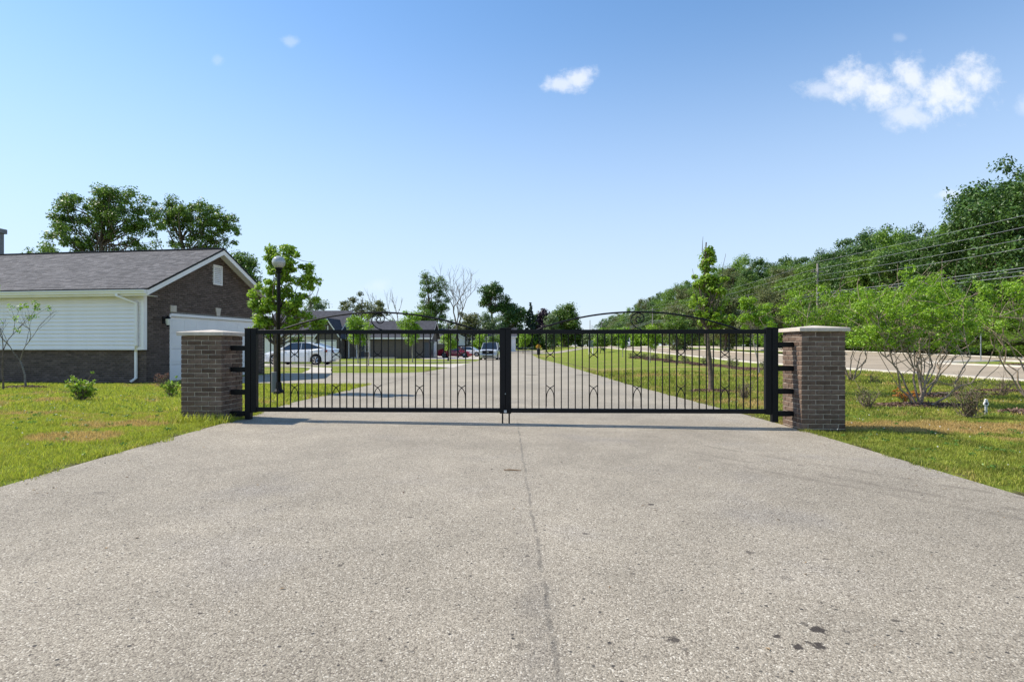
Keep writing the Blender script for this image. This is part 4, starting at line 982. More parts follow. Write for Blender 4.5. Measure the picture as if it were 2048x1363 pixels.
wl = MB().cbox(.004, .03, .66, .78, 1.93, 2.17, .006).tube([(.03, .72, 2.05), (.12, .72, 2.12), (.17, .72, 2.2)], .012, 6).lathe([(.012, .20), (.09, .13), (.095, .115), (.02, .11)], 8, (.17, .72, 1.99)).lathe([(.05, 0), (.055, .01), (.02, -.03)], 8, (.17, .72, 1.87)).obj('wall_lantern', BLACK, g_)
MB().lathe([(.048, -.0), (.06, .05), (.078, .205), (.05, .21)], 8, (.17, .72, 1.885)).obj('lantern_glass', mat('lantern_glass', (.7, .7, .66), .15, spec=.7), wl)

# ------------------------------------------------------------------ generic houses further away
def brick_far_material():
    m = bpy.data.materials.new('far_brick_courses'); m.use_nodes = True; g = NT(m.node_tree); b = m.node_tree.nodes['Principled BSDF']
    tc = g.new('ShaderNodeTexCoord'); sp = g.new('ShaderNodeSeparateXYZ'); g.l.new(tc.outputs['Object'], sp.inputs[0])
    cv = g.new('ShaderNodeCombineXYZ'); g.l.new(g.math('ADD', sp.outputs[0], sp.outputs[1]), cv.inputs[0]); g.l.new(sp.outputs[2], cv.inputs[1])
    br = g.new('ShaderNodeTexBrick'); g.l.new(cv.outputs[0], br.inputs['Vector']); br.inputs['Scale'].default_value = 1
    for a, v in (('Brick Width', .204), ('Row Height', .0677), ('Mortar Size', .006), ('Bias', 0), ('Mortar Smooth', .1)): br.inputs[a].default_value = v
    br.inputs['Color1'].default_value = (.085, .066, .056, 1); br.inputs['Color2'].default_value = (.13, .10, .085, 1); br.inputs['Mortar'].default_value = (.2, .18, .16, 1)
    g.l.new(br.outputs[0], b.inputs['Base Color']); b.inputs['Roughness'].default_value = .9; return m
BRICK_F = brick_far_material()
def gable_block(root, x0, x1, y0, y1, zt, ridge_along='x', slope=.5, wallm=BRICK_F, ov=.4, z0=-.6, roofm=SHINGLE_F, trim=True):
    """walls + gabled roof in the root's space"""
    w = MB().box(x0, x1, y0, y1, z0, zt)
    if ridge_along == 'x':
        m = (y0 + y1) / 2; zr = zt + (y1 - y0) / 2 * slope
        w.add([(x0, y0, zt), (x0, y1, zt), (x0, m, zr), (x1, y0, zt), (x1, y1, zt), (x1, m, zr)], [(0, 2, 1), (3, 4, 5)]); w.obj('wall', wallm, root)
        for s in (0, 1):
            ye = y0 - ov if s == 0 else y1 + ov; zo = zt - ov * slope + .03
            r = slanted(x0 - ov, x1 + ov, ye, zo, m, zr + .03, .06); r.obj('roof', roofm, root)
            if trim:
                MB().box(x0 - ov, x1 + ov, min(ye, ye + (.02 if s else -.02)), max(ye, ye + (.02 if s else -.02)), zo - .22, zo - .02).obj('fascia', WHITEP, root)
                for xx in (x0 - ov, x1 + ov): slanted(xx - .012, xx + .012, ye, zo - .062, m, zr - .032, .2).obj('rake_board', WHITEP, root)
    else:
        m = (x0 + x1) / 2; zr = zt + (x1 - x0) / 2 * slope
        w.add([(x0, y0, zt), (x1, y0, zt), (m, y0, zr), (x0, y1, zt), (x1, y1, zt), (m, y1, zr)], [(0, 1, 2), (3, 5, 4)]); w.obj('wall', wallm, root)
        for s in (0, 1):
            xe = x0 - ov if s == 0 else x1 + ov; zo = zt - ov * slope + .03
            M = lambda x, y, z: (x, y, z)
            vs = [(xe, y0 - ov, zo), (m, y0 - ov, zr + .03), (m, y1 + ov, zr + .03), (xe, y1 + ov, zo)]
            vs += [(a, b, c - .06) for a, b, c in vs]
            MB().add(vs, [(0, 1, 2, 3), (7, 6, 5, 4), (0, 4, 5, 1), (1, 5, 6, 2), (2, 6, 7, 3), (3, 7, 4, 0)]).obj('roof', roofm, root)
            if trim:
                for yy in (y0 - ov, y1 + ov):
                    v2 = [(xe, yy - .015, zo - .062), (m, yy - .015, zr - .032), (m, yy + .015, zr - .032), (xe, yy + .015, zo - .062)]; v2 += [(a, b, c - .22) for a, b, c in v2]
                    MB().add(v2, [(0, 1, 2, 3), (7, 6, 5, 4), (0, 4, 5, 1), (1, 5, 6, 2), (2, 6, 7, 3), (3, 7, 4, 0)]).obj('rake_board', WHITEP, root)
def window(root, x0, x1, y, z0, z1, panes=(1, 2), d=.06):
    f = MB().box(x0 - .06, x1 + .06, y - d, y - .004, z0 - .06, z0).box(x0 - .06, x1 + .06, y - d, y - .004, z1, z1 + .06).box(x0 - .06, x0, y - d, y - .004, z0, z1).box(x1, x1 + .06, y - d, y - .004, z0, z1).obj('window', WHITEP, root)
    nx, nz = panes
    for i in range(nx):
        for j in range(nz):
            a = x0 + (x1 - x0) * i / nx; b = x0 + (x1 - x0) * (i + 1) / nx; c = z0 + (z1 - z0) * j / nz; e = z0 + (z1 - z0) * (j + 1) / nz
            MB().box(a + .02, b - .02, y - .03, y - .012, c + .02, e - .02).obj('pane', GLASS_D, f)
def siding(root, x0, x1, y, z0, z1, step=.16):
    mb = MB(); n = int((z1 - z0) / step)
    for k in range(n):
        z = z0 + k * (z1 - z0) / n; q = (z1 - z0) / n
        mb.add([(x0, y - .03, z), (x1, y - .03, z), (x1, y - .006, z + q), (x0, y - .006, z + q), (x0, y - .002, z), (x1, y - .002, z)], [(0, 1, 2, 3), (4, 5, 1, 0)])
    tag(mb.obj('siding', VINYL, root), kind='stuff')

# second building: white sided house with a small garage gable and a long brick wing
b2 = thing('brick_house', 'low brick house with small garage gable, white siding and a long brick wing', 'house', (-21.0, 72, h(-21, 72)), 0)
B2 = -.42
gable_block(b2, .2, 10.5, 0, 8.2, 2.85, 'x', .5, BRICK_F, .45)
gable_block(b2, -2.95, -.15, -2.2, 2.5, 2.95, 'y', 1.45, BRICK_F, .35)
gable_block(b2, -10.5, -1.0, -1.0, 12.0, 3.1, 'x', .5, mat('wall_cream', (.62, .61, .60), .7), .4)
siding(b2, -10.5, -3.4, -1.0, .1, 3.0)
window(b2, -8.0, -7.2, -1.03, .9, 2.4, (1, 2))
dd = MB().box(-2.45, -.55, -2.235, -2.205, -.1, 2.15).obj('garage_door', WHITEP, b2)
for k in range(4): MB().cbox(-2.42, -.58, -2.262, -2.236, .02 + k * .53, .02 + k * .53 + .52, .01).obj('door_panel', WHITEP, dd)
MB().box(-2.52, -2.45, -2.26, -2.206, -.1, 2.22).box(-.55, -.48, -2.26, -2.206, -.1, 2.22).box(-2.52, -.48, -2.26, -2.206, 2.22, 2.30).obj('door_trim', WHITEP, b2)
MB().box(-1.61, -1.49, -2.24, -2.205, 3.45, 4.05).obj('gable_vent', WHITEP, b2)
MB().box(.35, .46, -.08, -.01, -.1, 2.7).obj('downspout', WHITEP, b2)
e_ = MB().box(1.35, 1.45, -.06, -.004, 0, 2.25).box(2.95, 3.08, -.06, -.004, 0, 2.25).box(1.45, 2.95, -.06, -.004, 2.12, 2.25).obj('entry_frame', WHITEP, b2)
MB().box(1.46, 2.35, -.04, -.006, 0, 2.1).obj('entry_door', mat('door_dark_blue', (.02, .028, .05), .4), b2)
window(b2, 2.5, 2.85, -.01, .9, 2.0, (1, 1))
MB().box(1.0, 6.5, -1.4, -.01, -.2, .16).obj('stoop', PATH, b2)
# gable end of the wing, facing the drive: two small garage doors and lamps
for (ya, yb) in ((.9, 3.6), (4.4, 7.3)):
    q = MB().box(10.505, 10.53, ya, yb, -.1, 2.15).obj('garage_door', WHITEP if ya > 2 else mat('door_dark_blue', (.02, .028, .05), .4), b2)
for yy in (.55, 4.0, 7.6): MB().lathe([(.04, -.16), (.09, -.06), (.11, .08), (.03, .16)], 8, (10.62, yy, 2.1)).obj('wall_lamp', GLOBE, b2)
MB().box(9.95, 10.5, -.12, -.006, -.2, 2.0).obj('utility_box', mat('utility_grey', (.05, .055, .07), .5), b2)

b3 = thing('brick_garage', 'plain brick garage just beyond the long wing, above the red car', 'garage', (-13.6, 96, h(-13, 96)), 0)
gable_block(b3, 0, 3.6, 0, 8, 2.7, 'x', .45, BRICK_F, .35); siding(b3, .05, 3.5, 0, 1.9, 2.65)
b4 = thing('siding_house', 'pale two gabled siding house with a dark brick base beyond the pickup', 'house', (-13.5, 124, h(-13, 124)), 0)
gable_block(b4, 0, 5.0, 0, 9, 3.5, 'y', .55, VINYL, .4); gable_block(b4, 5.2, 14.3, 1.2, 10, 3.5, 'x', .42, VINYL, .3)
gable_block(b4, .6, 3.4, -2.5, 1.2, 3.2, 'y', .5, VINYL, .3)
MB().box(3.6, 6.2, -.30, -.01, -.5, 1.5).box(-.1, .55, -.3, -.01, -.5, 1.5).box(.5, 3.5, -2.75, -2.51, -.5, 1.4).obj('brick_base', BRICK_F, b4)
window(b4, 1.5, 2.1, -2.52, 1.8, 3.0, (1, 2)); window(b4, 4.0, 4.6, -.02, 1.8, 2.9, (1, 2)); window(b4, 8, 9, 1.18, 1.2, 2.6, (2, 1)); window(b4, 11, 12, 1.18, 1.2, 2.6, (2, 1))
b5 = thing('large_house', 'tall grey roofed house with a square chimney behind the garage at far left', 'house', (-46.9, 36, 0), R(-4))
gable_block(b5, 0, 14.2, 0, 9, 5.9, 'x', .25, VINYL, .4)
ch = MB().cbox(12.4, 13.3, 1.6, 2.5, 5.5, 8.55, .02).obj('chimney', mat('chimney_grey', (.22, .22, .24), .8, nscale=2, namt=.1), b5)
MB().cbox(12.28, 13.42, 1.48, 2.62, 8.551, 8.85, .03).obj('chimney_cap', mat('chimney_grey', (.22, .22, .24)), ch)
window(b5, 10, 11, -.01, 3.4, 4.8, (2, 2))

# ------------------------------------------------------------------ lamp posts
def lamp_post(label, x, y, hz, gr, seed=0):
    t = thing('lamp_post', label, 'lamp post', (x, y, h(x, y) - .01), 0, 'globe lamp posts beside the drive')
    MB().lathe([(.115, 0), (.12, .02), (.115, .1), (.075, .16), (.062, .30), (.058, .32)], 12).obj('base', BLACK, t, smooth=False)
    MB().lathe([(.044, .3), (.038, hz - 2 * gr - .10), (.038, hz - 2 * gr - .09)], 12).obj('pole', BLACK, t, smooth=True)
    MB().lathe([(.05, 0), (.075, .02), (.08, .05), (.055, .06), (.085, .10), (.085, .12)], 12, (0, 0, hz - 2 * gr - .10)).obj('collar', BLACK, t)
    prof = [(gr * math.sin(q), gr - gr * math.cos(q)) for q in [math.pi * k / 14 for k in range(2, 15)]]; prof[-1] = (.004, gr * 2)
    MB().lathe(prof, 24, (0, 0, hz - 2 * gr)).obj('globe', GLOBE, t, smooth=True)
lamp_post('black lamp post with white globe standing in front of the rounded young tree', px(557.5, 13.4), 13.4, pz(514, 13.4), .152)
lamp_post('distant small black globe lamp post by the red car', px(896.5, 55), 55, pz(641, 55) - h(-6, 55), .20)
# plastic guard round the foot of the lamp-side tree
t = thing('trunk_guard', 'short grey plastic guard around the tree foot beside the lamp post', 'tree guard', (px(549.5, 13.82), 13.82, h(-5.7, 13.8)))
MB().lathe([(.085, 0), (.088, .02), (.08, .5), (.084, .52), (.075, .53)], 12).obj('sleeve', mat('guard_grey', (.16, .165, .17), .6), t)

# ------------------------------------------------------------------ cars
def car(name, label, cat, loc, rz, paint, prof, wheels, W2, wr=.33, grp=None, lights=True, zbelt=None, tall=0, bed=None, tail=(.25, .01, .01), glass_split=(), grille=False):
    """prof: list of (x, z_hood/belt, z_roof or None, half width scale); front is +x"""
    t = thing(name, label, cat, loc, rz, grp)
    xs = [p[0] for p in prof]; x0, x1 = min(xs), max(xs)
    ax = sorted(set([round(v, 3) for v in list(np.linspace(x0, x1, 46)) + [w + d for w in wheels for d in np.linspace(-wr * 1.22, wr * 1.22, 17)]]))
    belt = lambda x: float(np.interp(x, xs, [p[1] for p in prof])); wsc = lambda x: float(np.interp(x, xs, [p[2] for p in prof]))
    zb = lambda x: float(np.interp(x, [x0, x0 + .25, x1 - .3, x1], [.34, .20, .19, .30]))
    mb = MB(); secs = []
    for x in ax:
        lo = zb(x)
        for w in wheels:
            d = abs(x - w); Ra = wr * 1.17
            if d < Ra: lo = max(lo, wr + math.sqrt(Ra * Ra - d * d))
        hw = W2 * wsc(x); b = max(belt(x), lo + .03); zm = lo + (b - lo) * .45
        secs.append([(0, lo), (hw * .93, lo), (hw * .985, lo + .03), (hw, zm), (hw * .985, lo + (b - lo) * .78), (hw * .93, b - .02), (hw * .86, b + .012), (0, b + .035)])
    n = len(secs[0]); V = []; F = []
    for i, (x, s) in enumerate(zip(ax, secs)):
        V += [(x, -y, z) for y, z in s] + [(x, y, z) for y, z in s]
    m = 2 * n
    for i in range(len(ax) - 1):
        for k in range(n - 1):
            a = i * m + k; F.append((a, a + 1, a + m + 1, a + m)); a += n; F.append((a + m, a + m + 1, a + 1, a))
    for i, rev in ((0, 1), (len(ax) - 1, 0)):
        q = [i * m + k for k in range(n)] + [i * m + n + k for k in reversed(range(n))]; F.append(q if rev else q[::-1])
    mb.add(V, F).obj('body', paint, t, smooth=False)
    for f in t.children: pass
    return t, belt, wsc
def wheel(t, x, y, r, w=.21, hubm=None):
    s = 1 if y > 0 else -1
    wv = MB().lathe([(r * .60, -w / 2), (r * .93, -w / 2), (r, -w * .32), (r, w * .32), (r * .93, w / 2), (r * .60, w / 2)], 24, (0, 0, 0), 'y').obj('wheel', RUBBER, t, smooth=False, loc=(x, y, r))
    rim = MB().lathe([(.02, w * .36), (r * .12, w * .42), (r * .15, w * .36)], 10, axis='y').lathe([(r * .60, w * .38), (r * .66, w * .52), (r * .60, w * .53), (r * .56, w * .38)], 24, axis='y')
    if s < 0:
        rim.v = [(a, -b, c) for a, b, c in rim.v]
    for k in range(5):
        q = 2 * math.pi * k / 5 + .3
        for dq in (-.16, .16):
            a, b = Vector((math.cos(q) * r * .1, 0, math.sin(q) * r * .1)), Vector((math.cos(q + dq) * r * .62, 0, math.sin(q + dq) * r * .62))
            rim.tube([(a.x, s * w * .42, a.z), (b.x, s * w * .46, b.z)], .022, 5)
    rim.obj('rim', ALLOY, wv)
def greenhouse(t, paint, st, wb, wt):
    """st: (x_bottom_front, x_top_front, x_top_rear, x_bottom_rear, z_belt_f, z_belt_r, z_roof); tumblehome wb->wt half widths"""
    xf, xtf, xtr, xr, zf, zr_, zt = st
    # roof cross profile
    P = [(xf, zf), (xtf, zt - .03), ((xtf * .7 + xtr * .3), zt), ((xtf * .3 + xtr * .7), zt - .01), (xtr, zt - .06), (xr, zr_)]
    mb = MB(); vs = []
    hwz = lambda z: wb + (wt - wb) * max(0, min(1, (z - min(zf, zr_)) / (zt - min(zf, zr_))))
    for (x, z) in P: vs += [(x, -hwz(z), z), (x, hwz(z), z)]
    base = len(vs); vs += [(P[0][0] + .02, -wb, P[0][1] - .06), (P[0][0] + .02, wb, P[0][1] - .06), (P[-1][0], -wb, P[-1][1] - .06), (P[-1][0], wb, P[-1][1] - .06)]
    F = [(2 * i, 2 * i + 1, 2 * i + 3, 2 * i + 2) for i in range(5)]
    F += [(0, 2, 4, 6, 8, 10, base + 2, base), (base + 1, base + 3, 11, 9, 7, 5, 3, 1)]
    mb.add(vs, F).obj('glass_house', GLASS_D, t)
    # roof skin
    r = MB()
    for i in (1, 2, 3):
        a, b = P[i], P[i + 1]
        r.add([(a[0], -hwz(a[1]) - .012, a[1] - .03), (a[0], -hwz(a[1]) * .93, a[1] + .012), (a[0], 0, a[1] + .03), (a[0], hwz(a[1]) * .93, a[1] + .012), (a[0], hwz(a[1]) + .012, a[1] - .03),
               (b[0], -hwz(b[1]) - .012, b[1] - .03), (b[0], -hwz(b[1]) * .93, b[1] + .012), (b[0], 0, b[1] + .03), (b[0], hwz(b[1]) * .93, b[1] + .012), (b[0], hwz(b[1]) + .012, b[1] - .03)],
              [(k, k + 1, k + 6, k + 5) for k in range(4)])
    r.obj('roof', paint, t)
    # pillars
    pl = MB()
    for s in (-1, 1):
        q = lambda p, o=.008: (p[0], s * (hwz(p[1]) + o), p[1])
        pl.tube([q(P[0]), q(P[1])], .035, 5); pl.tube([q(P[4]), q(P[5])], .055, 5)
        xm = (xtf + xtr) / 2 - .05; pl.tube([(xm, s * (hwz(zt - .05) + .004), zt - .04), (xm - .02, s * (hwz(zf) + .006), zf)], .028, 5)
    pl.obj('pillar', paint, t)
def paint(name, c): return mat(name, c, .25, spec=.5, coat=.8)
P_WHITE = paint('car_white', (.78, .78, .79)); P_RED = paint('car_red', (.32, .012, .03)); P_BLACK = paint('car_black', (.015, .017, .022)); P_SILVER = paint('car_silver', (.55, .57, .60)); P_BLUE = paint('car_slate', (.12, .16, .22))
LAMPG = mat('headlamp', (.75, .78, .8), .1, spec=.9, coat=.5); TAILL = mat('taillamp', (.30, .012, .012), .15, coat=.5)
def sedan(label, x, y, rz, pm, grp, cat='car'):
    prof = [(-2.43, .78, .72), (-2.36, .98, .84), (-2.2, 1.04, .92), (-1.6, 1.06, .98), (-1.0, 1.0, 1.0), (.2, .95, 1.0), (1.0, .93, .99), (1.7, .86, .95), (2.15, .76, .88), (2.35, .62, .78), (2.42, .50, .70)]
    t, belt, ws = car('parked_car', label, cat, (x, y, h(x, y) + .02), rz, pm, prof, (-1.40, 1.42), .92, .335, grp)
    greenhouse(t, pm, (1.28, .42, -.95, -2.02, .93, 1.06, 1.46), .80, .58)
    for wx in (-1.40, 1.42):
        for s in (-1, 1): wheel(t, wx, s * .82, .335)
    for s in (-1, 1):
        MB().cbox(2.05, 2.36, s * .70 - .16, s * .70 + .16, .60, .72, .03).obj('headlight', LAMPG, t)
        MB().add([(-2.41, s * .40, .80), (-2.12, s * .885, .84), (-1.98, s * .905, .93), (-2.12, s * .88, .98), (-2.41, s * .42, .93), (-2.2, s * .4, .8), (-2.0, s * .8, .84), (-1.95, s * .84, .93), (-2.0, s * .8, .98), (-2.2, s * .4, .93)],
                 [(0, 1, 2, 3, 4), (9, 8, 7, 6, 5), (0, 5, 6, 1), (1, 6, 7, 2), (2, 7, 8, 3), (3, 8, 9, 4), (4, 9, 5, 0)]).obj('taillight', TAILL, t)
        m_ = MB().cbox(.78, .95, s * .93 - .09, s * .93 + .09, .96, 1.08, .025).obj('mirror', pm, t)
        for dx in (.35, -.72): MB().cbox(dx - .1, dx + .08, s * .918 - .012, s * .918 + .012, .80, .825, .005).obj('door_handle', CHROME, t)
        for dx in (1.05, .02, -.95): MB().box(dx - .006, dx + .006, s * .915 - .008, s * .915 + .008, .28, .93).obj('door_seam', mat('seam', (.02, .02, .02)), t)
    MB().box(-2.1, 2.1, -.80, .80, .20, .30).obj('underbody', RUBBER, t)
    MB().cbox(-2.48, -2.40, -.55, .55, .40, .62, .02).obj('rear_bumper', pm, t)
    return t
sedan('white sedan parked nose left in front of the siding house, seen side on', px(607, 38.2), 37.9, R(180) - R(7), P_WHITE, None)
sedan('dark red low car parked nose right beside the brick wing', px(912, 78), 77.5, R(-8), P_RED, None)
sedan('white car parked just behind the red car', px(938, 84), 84.5, R(-14), P_WHITE, None)
sedan('pale silver car parked far off right of the gate centre', px(1098, 160), 160, R(-80), P_BLUE, None)

def pickup(label, x, y, rz, pm, full=True, grp=None):
    prof = [(-2.9, .98, .93), (-2.8, 1.06, .98), (-1.0, 1.10, 1.0), (.9, 1.12, 1.0), (1.6, 1.14, .99), (2.5, 1.10, .96), (2.78, 1.0, .92), (2.85, .75, .9)]
    t, belt, ws = car('pickup_truck', label, 'pickup truck', (x, y, h(x, y) + .02), rz, pm, prof, (-1.85, 1.80), 1.0, .42, grp)
    greenhouse(t, pm, (1.35, .75, -.95, -1.25, 1.12, 1.10, 1.90), .90, .72)
    MB().box(-2.75, -1.3, -.85, .85, 1.10, 1.16).obj('bed_floor', RUBBER, t)
    for wx in (-1.85, 1.80):
        for s in (-1, 1): wheel(t, wx, s * .88, .42, .27)
    for s in (-1, 1):
        MB().cbox(2.72, 2.90, s * .76 - .14, s * .76 + .14, .86, 1.04, .02).obj('headlight', LAMPG, t)
        MB().cbox(1.0, 1.18, s * 1.14 - .13, s * 1.14 + .13, 1.14, 1.38, .03).obj('mirror', BLACK, t)
        MB().cbox(-2.95, -2.88, s * .86 - .08, s * .86 + .08, .80, 1.05, .02).obj('taillight', TAILL, t)
        MB().cbox(2.80, 2.93, s * .70 - .13, s * .70 + .13, .44, .58, .02).obj('fog_light', LAMPG, t)
    gr_ = MB().cbox(2.80, 2.90, -.60, .60, .66, 1.04, .02).obj('grille', BLACK, t)
    for k in range(3): MB().cbox(2.902, 2.93, -.56, .56, .72 + k * .11, .74 + k * .11, .006).obj('bar', mat('grille_bar', (.05, .05, .055), .3, metal=.5), gr_)
    MB().cbox(2.905, 2.94, -.10, .10, .82, .90, .01).obj('emblem', CHROME, gr_)
    MB().cbox(2.78, 2.98, -.96, .96, .40, .62, .04).obj('front_bumper', CHROME, t); MB().cbox(2.85, 3.0, -.55, .55, .38, .50, .02).obj('valance', RUBBER, t)
    MB().box(-2.5, 2.5, -.85, .85, .24, .40).obj('underbody', RUBBER, t)
    MB().cbox(-3.0, -2.9, -.9, .9, .45, .62, .02).obj('rear_bumper', CHROME, t)
    return t
pickup('silver pickup truck with dark grille coming down the drive behind the gate', px(980.5, 62), 63.5, R(-90) - R(4), P_SILVER)
pickup('silver pickup truck parked side on at the far end of the drive', px(1056, 150), 150, R(180), P_SILVER)
def van(label, x, y, rz, pm):
    prof = [(-2.6, 1.2, .9), (-2.5, 1.3, .97), (1.4, 1.15, 1.0), (2.2, 1.0, .95), (2.55, .7, .85)]
    t, belt, ws = car('van', label, 'van', (x, y, h(x, y) + .02), rz, pm, prof, (-1.6, 1.6), .98, .35)
    greenhouse(t, pm, (1.9, 1.2, -2.2, -2.5, 1.10, 1.2, 1.95), .9, .75)
    for wx in (-1.6, 1.6):
        for s in (-1, 1): wheel(t, wx, s * .86, .35)
    for s in (-1, 1): MB().cbox(2.3, 2.54, s * .7 - .14, s * .7 + .14, .72, .86, .03).obj('headlight', LAMPG, t)
van('white van far along the street beyond the young trees', px(1251, 120), 120, R(-100), P_WHITE)

# ------------------------------------------------------------------ pet waste station, signs, marker
YEL = mat('station_orange', (.75, .36, .02), .5)
t = thing('waste_station', 'small post with orange box above a black bin on the lawn edge beyond the gate', 'waste bin', (px(1077, 70), 70, h(3.3, 70)))
MB().cbox(-.035, .035, -.03, .03, 0, 1.75, .005).obj('post', BLACK, t)
MB().cbox(-.30, .30, -.12, -.032, 1.30, 1.62, .02).cbox(-.17, .17, -.14, -.035, 1.625, 1.75, .02).obj('bag_box', YEL, t)
MB().lathe([(.16, .48), (.19, .52), (.21, 1.18), (.23, 1.2), (.20, 1.24)], 14, (0, -.24, 0)).obj('bin', BLACK, t)
t = thing('estate_sign', 'small blue grey board on two white legs, back to the street lawn', 'sign', (px(1182, 80), 80, h(11, 80)), R(20))
for s in (-1, 1): MB().cbox(s * .30 - .06, s * .30 + .06, -.06, .06, 0, 1.1 if s > 0 else 1.1, .01).obj('leg', WHITEP, t)
MB().cbox(-.38, .38, -.05, .05, 1.0, 1.95, .02).obj('board', mat('sign_grey_blue', (.20, .24, .27), .6), t)
t = thing('street_sign', 'thin grey sign post on the median, sign seen edge on', 'sign', (px(1948, 34.5), 34.0, h(27.5, 34)))
MB().cbox(-.025, .025, -.02, .02, 0, 2.1, .003).obj('post', mat('galvanised', (.33, .34, .35), .45, metal=.5), t)
MB().cbox(-.10, .10, -.16, .16, 1.85, 2.3, .004).obj('plate', mat('galvanised', (.33, .34, .35)), t)
t = thing('garden_marker', 'small white round headed stake on the right lawn beside the largest bare shrub', 'marker', (px(1972, 9.85), 9.85, h(8.2, 9.85)))
MB().cbox(-.018, .018, -.012, .012, 0, .17, .003).obj('stake', mat('marker_grey', (.45, .46, .47), .5), t)
MB().lathe([(.042, -.012), (.045, 0), (.042, .012)], 18, (0, 0, .20), 'y').obj('lower_disc', WHITEP, t)
MB().lathe([(.026, -.012), (.028, 0), (.026, .012)], 16, (0, 0, .255), 'y').obj('upper_disc', WHITEP, t)
MB().lathe([(.022, -.016), (.024, 0), (.022, .016)], 14, (0, 0, .20), 'y').obj('centre', mat('marker_dark', (.04, .04, .04)), t)
t = thing('edging_stick', 'brown twig lying across the seam in the asphalt', 'twig', (px(1024, 5.27), 5.25, .02 + h(0, 5.25)))
MB().tube([(-.075, .01, .006), (-.02, 0, .009), (.03, -.004, .007), (.085, -.018, .006)], [.004, .006, .005, .003], 6).obj('stick', mat('twig_brown', (.22, .13, .06), .9), t)

# ------------------------------------------------------------------ utility poles and wires
WOOD = mat('weathered_pole', (.30, .27, .24), .9, nscale=4, namt=.2)
PX_ = 37.0
poles = [(-12, 'near'), (69, 'mid'), (150, 'far'), (235, 'farther')]
lab = {69: 'weathered wooden utility pole rising from the woodland edge', 150: 'more distant utility pole above the left end of the arch over the right leaf', 235: 'faint utility pole far down the street'}
wires = [(10.9, .0), (9.95, -.5), (9.3, .5), (8.55, 0)]; low = [(7.15, 0), (6.95, .15), (6.6, 0)]
for (y, nm) in poles:
    if y < 0: continue
    t = thing('utility_pole', lab[y], 'utility pole', (PX_, y, h(PX_, y) - .1), 0, 'utility poles along the street'); z0 = h(PX_, y)
    MB().lathe([(.17, 0), (.12, 11.2 - z0), (.11, 11.25 - z0)], 10).obj('pole', WOOD, t)
    MB().cbox(-.75, .75, -.05, .05, 9.5, 9.62, .01).obj('crossarm', WOOD, t)
    for q in (-.5, .5): MB().lathe([(.03, 0), (.05, .04), (.03, .1), (.045, .14)], 8, (q, 0, 9.62)).obj('insulator', mat('insulator', (.3, .2, .15), .3), t)
for i, (z, dx) in enumerate(wires + low):
    pts = []
    for a, b in zip(poles[:-1], poles[1:]):
        za, zb = z + h(PX_, max(a[0], 0)) * .6, z + h(PX_, b[0]) * .6
        for k in range(12):
            u = k / 12; pts.append((PX_ + dx - .25, a[0] + (b[0] - a[0]) * u, za + (zb - za) * u - 4 * .75 * u * (1 - u)))
    pts.append((PX_ + dx - .25, poles[-1][0], z))
    o = MB().tube(pts, .014 if i < 4 else .022, 4).obj('power_line', mat('cable', (.30, .31, .33), .5), None)
    tag(o, ('topmost power line crossing in front of the woodland', 'second power line from the top in front of the woodland', 'third power line from the top in front of the woodland', 'fourth power line from the top, below the crossarm', 'upper of the three bundled low cables', 'middle of the three bundled low cables', 'lowest of the bundled cables')[i], 'power line', 'power lines along the street')
for k, (xx, top, Yc) in enumerate(((1180, 640, 260), (1184, 650, 300))):
    t = thing('utility_pole', ('tall thin pole on the skyline right of the round green tree', 'shorter thin pole on the skyline beside the tall thin one')[k], 'utility pole', (px(xx, Yc), Yc, h(px(xx, Yc), Yc)))
    MB().lathe([(.2, 0), (.14, pz(top, Yc) - h(30, Yc))], 8).obj('pole', WOOD, t)
# dry tall grass at the foot of the left pillar
rng = np.random.default_rng(9); n = 420
mb = MB()
for k in range(n):
    x = -4.52 + rng.uniform(-.36, .55); y = 8.575 - .32 - abs(rng.normal()) * .16; z = h(x, y); a = rng.uniform(0, 6.28); H_ = rng.uniform(.05, .17); l = rng.uniform(.03, .12); w = .005
    c, s = math.cos(a), math.sin(a)
    if x > -4.0: continue
    mb.add([(x - s * w, y + c * w, z), (x + s * w, y - c * w, z), (x + c * l * .4 + s * w * .8, y + s * l * .4 - c * w * .8, z + H_ * .6), (x + c * l * .4 - s * w * .8, y + s * l * .4 + c * w * .8, z + H_ * .6), (x + c * l, y + s * l, z + H_)], [(0, 1, 2, 3), (3, 2, 4)])
tag(mb.obj('grass_tuft', GRASS), 'long bright grass tufts at the foot of the left pillar', 'grass', kind='stuff')

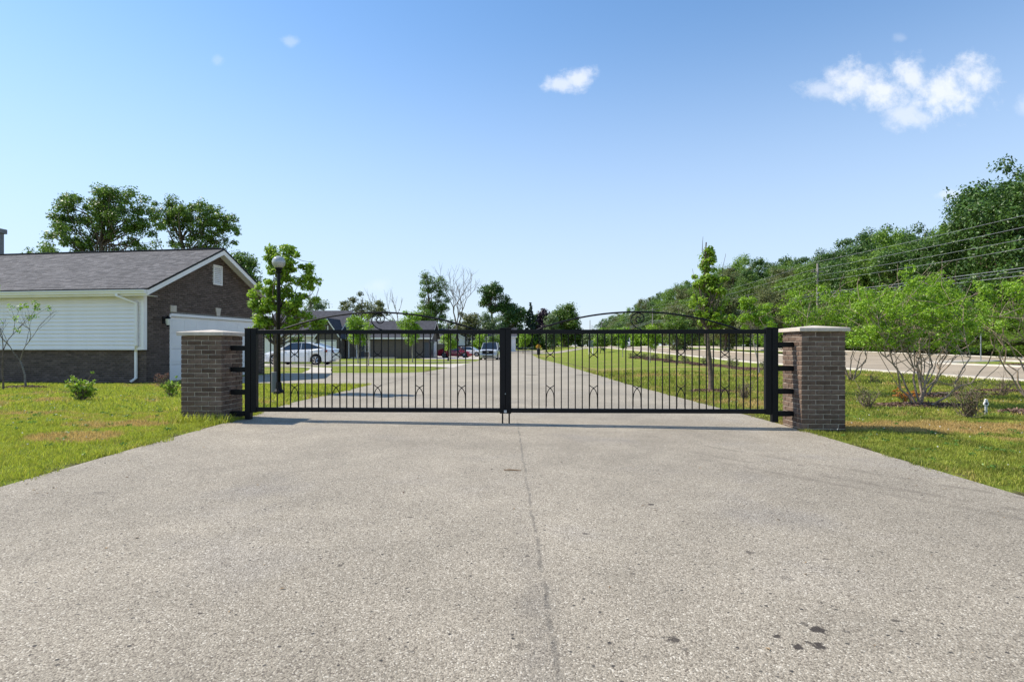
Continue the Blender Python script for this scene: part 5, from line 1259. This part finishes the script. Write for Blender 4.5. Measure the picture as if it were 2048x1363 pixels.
# bits of dead leaf and grit lying on the drive
rng = np.random.default_rng(31); n = 420
x = rng.uniform(-4.0, 4.0, n); k = rng.random(n) < .45; x[k] = np.sign(x[k]) * (4.0 - np.abs(rng.normal(size=k.sum())) * .35); y = 1.6 + rng.random(n) ** 1.4 * 14
z = H(x, y) + .0185; c = np.stack([x, y, z], -1); a = rng.uniform(0, 6.28, n); t_ = np.stack([np.cos(a), np.sin(a), rng.uniform(-.1, .25, n)], -1); b_ = np.stack([-np.sin(a), np.cos(a), rng.uniform(-.2, .3, n)], -1)
s_ = rng.uniform(.004, .016, n)[:, None]; w_ = s_ * rng.uniform(.3, .6, n)[:, None]
V = np.stack([c - t_ * s_, c - b_ * w_ + [0, 0, .003], c + t_ * s_, c + b_ * w_ + [0, 0, .004]], 1).reshape(-1, 3)
tag(link('leaf_litter', fast_mesh('leaf_litter', V, np.arange(n * 4), 4, mat('dead_leaf', (.16, .09, .045), .8, island=True, col2=(.34, .24, .13), var=.3))), 'scattered bits of dead leaf and grit on the asphalt drive', 'leaf litter', kind='stuff')

# clover and broad-leaved weeds in the lawns
rng = np.random.default_rng(55); WD = leaf_mat('leaf_weed', (.09, .20, .03), (.20, .34, .05))
for (x0, x1, lb) in ((-13, -4.3, 'clover and small weeds growing in the left lawn'), (4.3, 12, 'clover and small weeds growing in the right lawn')):
    n = 420; x = rng.uniform(x0, x1, n); y = 4.2 + rng.random(n) ** 1.3 * 11; k = (np.abs(x) < y * .92 + .6); x, y = x[k], y[k]
    C = np.stack([x, y, H(x, y) + .03], -1)
    m_ = leaf_mesh('weeds', C, rng.uniform(.03, .08, len(C)), 22, .026, WD, rng, .35, .8)
    tag(link('weeds', m_), lb, 'weeds', kind='stuff')
    n = 160; x = rng.uniform(x0, x1, n); y = 4.2 + rng.random(n) ** 1.2 * 9; k = (np.abs(x) < y * .92 + .6) & (np.abs(x) > 4.4); x, y = x[k], y[k]
    C = np.stack([x, y, H(x, y) + .055], -1)
    tag(link('clover_flowers', leaf_mesh('clover_flowers', C, np.full(len(C), .008), 7, .012, mat('clover_white', (.75, .74, .68), .7), rng, 1, .9)), lb.replace('clover and small weeds growing', 'tiny white clover flowers'), 'flowers', kind='stuff')
